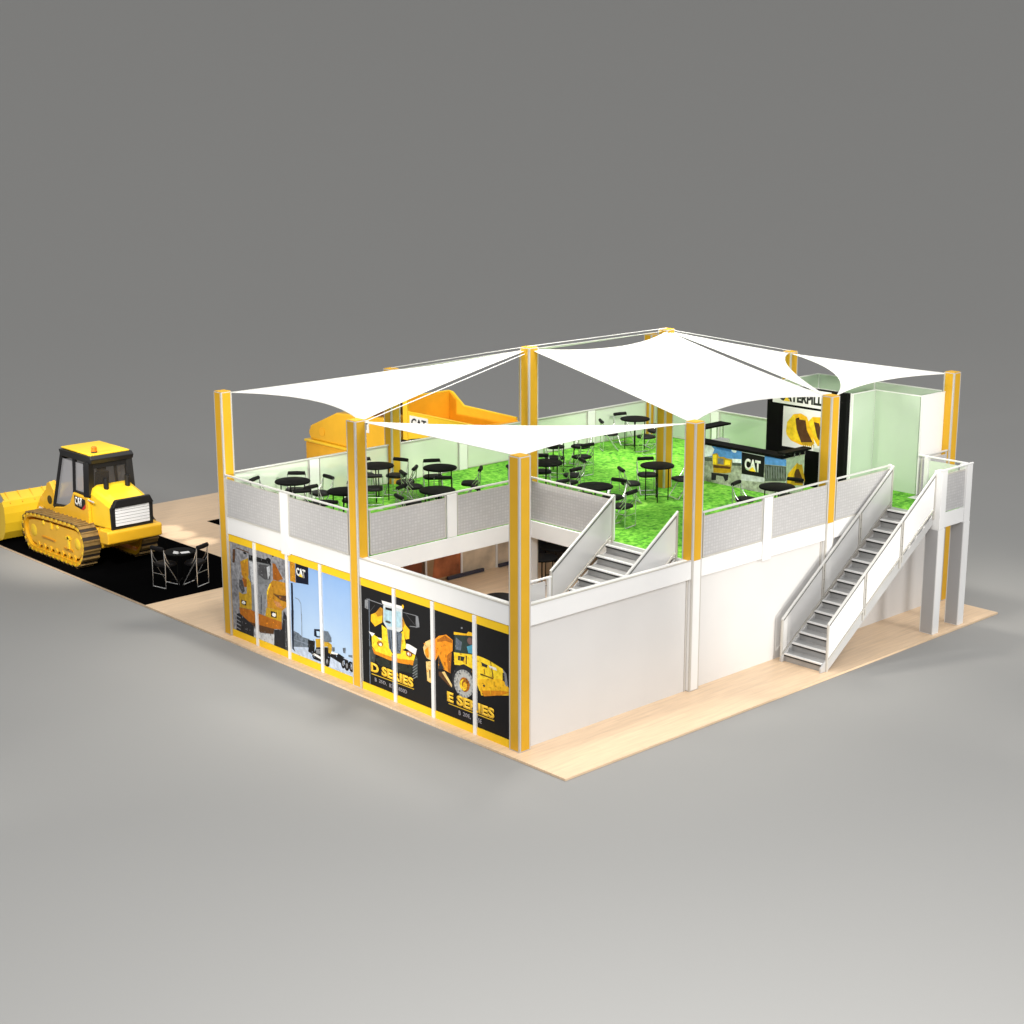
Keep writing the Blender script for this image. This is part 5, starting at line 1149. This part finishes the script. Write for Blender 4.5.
# loader linkage
for sx in (-1, 1):
    xo = .62*sx
    mb = MB(); mb.prism([(1.0,1.2),(1.75,1.1),(1.95,1.5),(1.62,2.28),(1.42,2.36),(1.15,2.10)], 'x', xo-.08, xo+.08, MACH); D(mb, 'loader_tower', bevel=.02)
    mb = MB(); mb.lathe([(.15, -.1), (.15, .1)], (xo, 1.45, 1.72), CABK, 18, 'x'); D(mb, 'tower_opening')
    mb = MB(); mb.prism([(1.5,2.2),(1.62,2.34),(2.6,1.6),(3.25,.75),(3.15,.45),(2.9,.5),(2.3,1.35)], 'x', xo-.06-.2*sx, xo+.06-.2*sx, MACH); D(mb, 'lift_arm', bevel=.02)
    mb = MB(); mb.tube([(xo-.1*sx, 1.6, 1.1), (xo-.1*sx, 2.6, 1.2)], .06, CHROME, 10); D(mb, 'hydraulic_ram')
# bucket: a bent sheet with end plates
bprof = [(3.10,.95+.55),(3.02,1.32),(2.98,1.08),(2.98,.75),(3.05,.42),(3.25,.14),(3.55,.03),(4.5,.01)]
mb = MB(); nB = len(bprof)
inn = [(y+.06, z+.03) for y, z in bprof]
mb.prism(bprof+inn[::-1], 'x', -1.62, 1.62, MACHL)
bk = D(mb, 'bucket')
for sx in (-1, 1):
    mb = MB(); mb.prism([(3.12,1.5)]+bprof[1:]+[(4.45,.14),(4.1,.7),(3.5,1.36)], 'x', 1.62*sx, 1.66*sx, MACHL); D(mb, 'bucket_side', bk)
mb = MB(); mb.prism([(3.07,1.42),(3.10,1.50),(3.45,1.74),(3.47,1.71),(3.14,1.46)], 'x', -1.55, 1.62, MACHL)
for i in range(7): mb.prism([(3.05,1.40),(3.44,1.755),(3.42,1.77),(3.04,1.44)], 'x', -1.40+i*.46, -1.37+i*.46, MACH)
D(mb, 'spill_guard', bk)

# ------------------------------------------------------------------ dump truck behind the pavilion
to2 = Vector((12.4, 19.0, .012)); tk = empty('dump_truck', to2, 'orange and yellow articulated dump truck parked behind the pavilion, its bed open to the rear', 'dump truck')
TO = (12.4, 19.0, 0)
xl, xr = 11.37, 13.42
def dside(x, t):
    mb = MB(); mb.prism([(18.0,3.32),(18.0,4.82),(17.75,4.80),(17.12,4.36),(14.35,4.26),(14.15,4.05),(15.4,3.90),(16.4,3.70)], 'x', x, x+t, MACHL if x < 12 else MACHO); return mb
mb = MB()
L_ = [(18.0,3.32),(18.0,4.82),(17.78,4.80),(17.14,4.36),(14.45,4.30),(14.30,4.16),(15.4,3.92),(16.4,3.62)]
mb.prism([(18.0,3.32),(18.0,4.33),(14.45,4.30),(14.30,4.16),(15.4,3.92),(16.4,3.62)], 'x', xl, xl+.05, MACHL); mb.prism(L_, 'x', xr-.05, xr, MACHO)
mb.box(xl+.051, xr-.051, 17.93, 18.0, 3.33, 4.80, MACHO)
mb.prism([(17.93,3.33),(17.93,3.42),(16.4,3.72),(15.4,4.0),(14.32,4.22),(14.30,4.16),(15.4,3.92),(16.4,3.63)], 'x', xl+.051, xr-.051, MACHO)
bed = mb.build('dump_bed', tk, TO, bevel=.0)
mb = MB(); mb.box(xl-.03, xl+.08, 17.86, 18.12, 3.30, 4.84, MACHL); mb.build('bed_front_rib', bed, TO, bevel=.02)
mb = MB(); mb.tube([(xl+.025, 18.0, 4.83), (xr-.02, 18.0, 4.83), (xr-.02, 17.76, 4.81), (xr-.02, 17.14, 4.38), (xr-.02, 14.4, 4.31)], .04, MACHL, 8); mb.tube([(xl+.025, 17.86, 4.32), (xl+.025, 14.4, 4.31)], .035, MACHL, 8); mb.build('bed_rim', bed, TO)
mb = MB(); mb.box(xl-.012, xl-.001, 16.75, 17.75, 3.74, 4.22, WHT); lp = mb.build('logo_plate', bed, TO)
text_mesh('logo_letters', 'CAT', BLKT, face_minus_x(xl-.013, 17.66, 3.82), .82, .32, .03, parent=lp, o=TO)
# tractor half
mb = MB()
hood = [(19.22,2.52),(23.75,2.52),(23.9,2.75),(23.75,3.05),(22.1,3.74),(19.22,3.92)]
mb.prism(hood, 'x', xl, xr, MACH); hd = mb.build('hood', tk, TO, bevel=.06)
mb = MB(); mb.box(xl-.14, xr+.14, 19.3, 24.0, 2.42, 2.515, MACHL); mb.build('fender_ledge', hd, TO, bevel=.03)
mb = MB(); mb.box(xl-.06, xr+.06, 19.6, 24.0, 1.55, 2.40, MACHO); mb.build('lower_skirt', hd, TO, bevel=.04)
mb = MB(); mb.lathe([(.17, -.01), (.17, .015), (.12, .02)], (xl-.006, 23.0, 2.90), MACHO, 20, 'x'); mb.build('intake_opening', hd, TO)
mb = MB(); mb.box(xl-.012, xl-.001, 20.1, 20.75, 3.25, 3.70, WHT); lp2 = mb.build('logo_plate', hd, TO)
text_mesh('logo_letters', 'CAT', BLKT, face_minus_x(xl-.013, 20.68, 3.34), .50, .28, .03, parent=lp2, o=TO)
mb = MB(); mb.box(xl+.2, xr-.2, 19.35, 21.3, 3.90, 4.72, BROWNG); cb = mb.build('truck_cab', tk, TO, bevel=.05)
mb = MB(); mb.box(xl+.15, xr-.15, 19.3, 21.4, 4.72, 4.80, MACHL); mb.build('cab_roof', cb, TO, bevel=.03)
for yy in (19.34, 20.3, 21.24):
    mb = MB(); mb.box(xl+.17, xl+.21, yy, yy+.1, 3.88, 4.72, WHITE); mb.build('cab_pillar', cb, TO)
mb = MB(); mb.box(11.95, 12.85, 14.9, 23.6, 1.1, 1.54, CABK); mb.box(12.1, 12.7, 14.9, 17.8, 1.54, 3.3, CABK); mb.prism([(18.2,2.6),(19.2,2.6),(19.2,3.0),(18.3,3.3)], 'x', 11.9, 12.9, CABK); mb.build('chassis', tk, TO)
for yy in (15.3, 17.2, 21.6):
    for (xa, xb) in ((11.15, 11.75), (13.05, 13.65)):
        mb = MB(); c = ((xa+xb)/2, yy, .92); w_ = (xb-xa)/2
        mb.lathe([(.55, -w_), (.82, -w_), (.91, -w_*.8), (.92, 0), (.91, w_*.8), (.82, w_), (.55, w_)], c, TYRE, 28, 'x'); wh = mb.build('wheel', tk, TO)
        mb = MB(); mb.lathe([(.50, -w_-.01), (.56, -w_*.9), (.56, w_*.9), (.50, w_+.01)], c, MACH, 20, 'x'); mb.build('rim', wh, TO)

# ------------------------------------------------------------------ light and camera
w = bpy.data.worlds.new('World'); S.world = w; w.use_nodes = True
bg = w.node_tree.nodes['Background']; bg.inputs['Color'].default_value = (1.0, 0.995, 0.985, 1); bg.inputs['Strength'].default_value = WORLD
def area(name, loc, target, size, power, col=(1, .985, .96), spread=180):
    l = bpy.data.lights.new(name, 'AREA'); l.shape = 'DISK'; l.size = size; l.energy = power; l.color = col; l.spread = R(spread)
    o = bpy.data.objects.new(name, l); COL.objects.link(o); o.location = loc
    o.rotation_euler = (Vector(target)-Vector(loc)).to_track_quat('-Z', 'Y').to_euler(); return o
def spot(name, loc, target, power, deg, blend=.5, size=.3, col=(1, .95, .86)):
    l = bpy.data.lights.new(name, 'SPOT'); l.energy = power; l.spot_size = R(deg); l.spot_blend = blend; l.shadow_soft_size = size; l.color = col
    o = bpy.data.objects.new(name, l); COL.objects.link(o); o.location = loc
    o.rotation_euler = (Vector(target)-Vector(loc)).to_track_quat('-Z', 'Y').to_euler(); return o
for a in LIGHTS: area(*a)
for a in SPOTS: spot(*a)
cam = bpy.data.cameras.new('Camera'); cam.lens = CAM_F*36/1024; cam.sensor_width = 36; cam.clip_end = 1000; cam.clip_start = .1
co = bpy.data.objects.new('Camera', cam); COL.objects.link(co); co.location = CAM_LOC
yw, pt, rl = CAM_ROT
fw = Vector((math.cos(pt)*math.cos(yw), math.cos(pt)*math.sin(yw), math.sin(pt)))
r_ = fw.cross(Vector((0,0,1))).normalized(); u_ = r_.cross(fw)
r2 = r_*math.cos(rl)+u_*math.sin(rl); u2 = -r_*math.sin(rl)+u_*math.cos(rl)
co.matrix_world = Matrix(((r2.x,u2.x,-fw.x,CAM_LOC[0]),(r2.y,u2.y,-fw.y,CAM_LOC[1]),(r2.z,u2.z,-fw.z,CAM_LOC[2]),(0,0,0,1)))
S.camera = co
S.view_settings.view_transform = 'Standard'; S.view_settings.look = 'None'; S.view_settings.exposure = 0; S.view_settings.gamma = 1
S.render.engine = 'CYCLES'; S.cycles.max_bounces = 8; S.cycles.transparent_max_bounces = 16
S.cycles.use_denoising = True
S.render.resolution_x = S.render.resolution_y = 1024
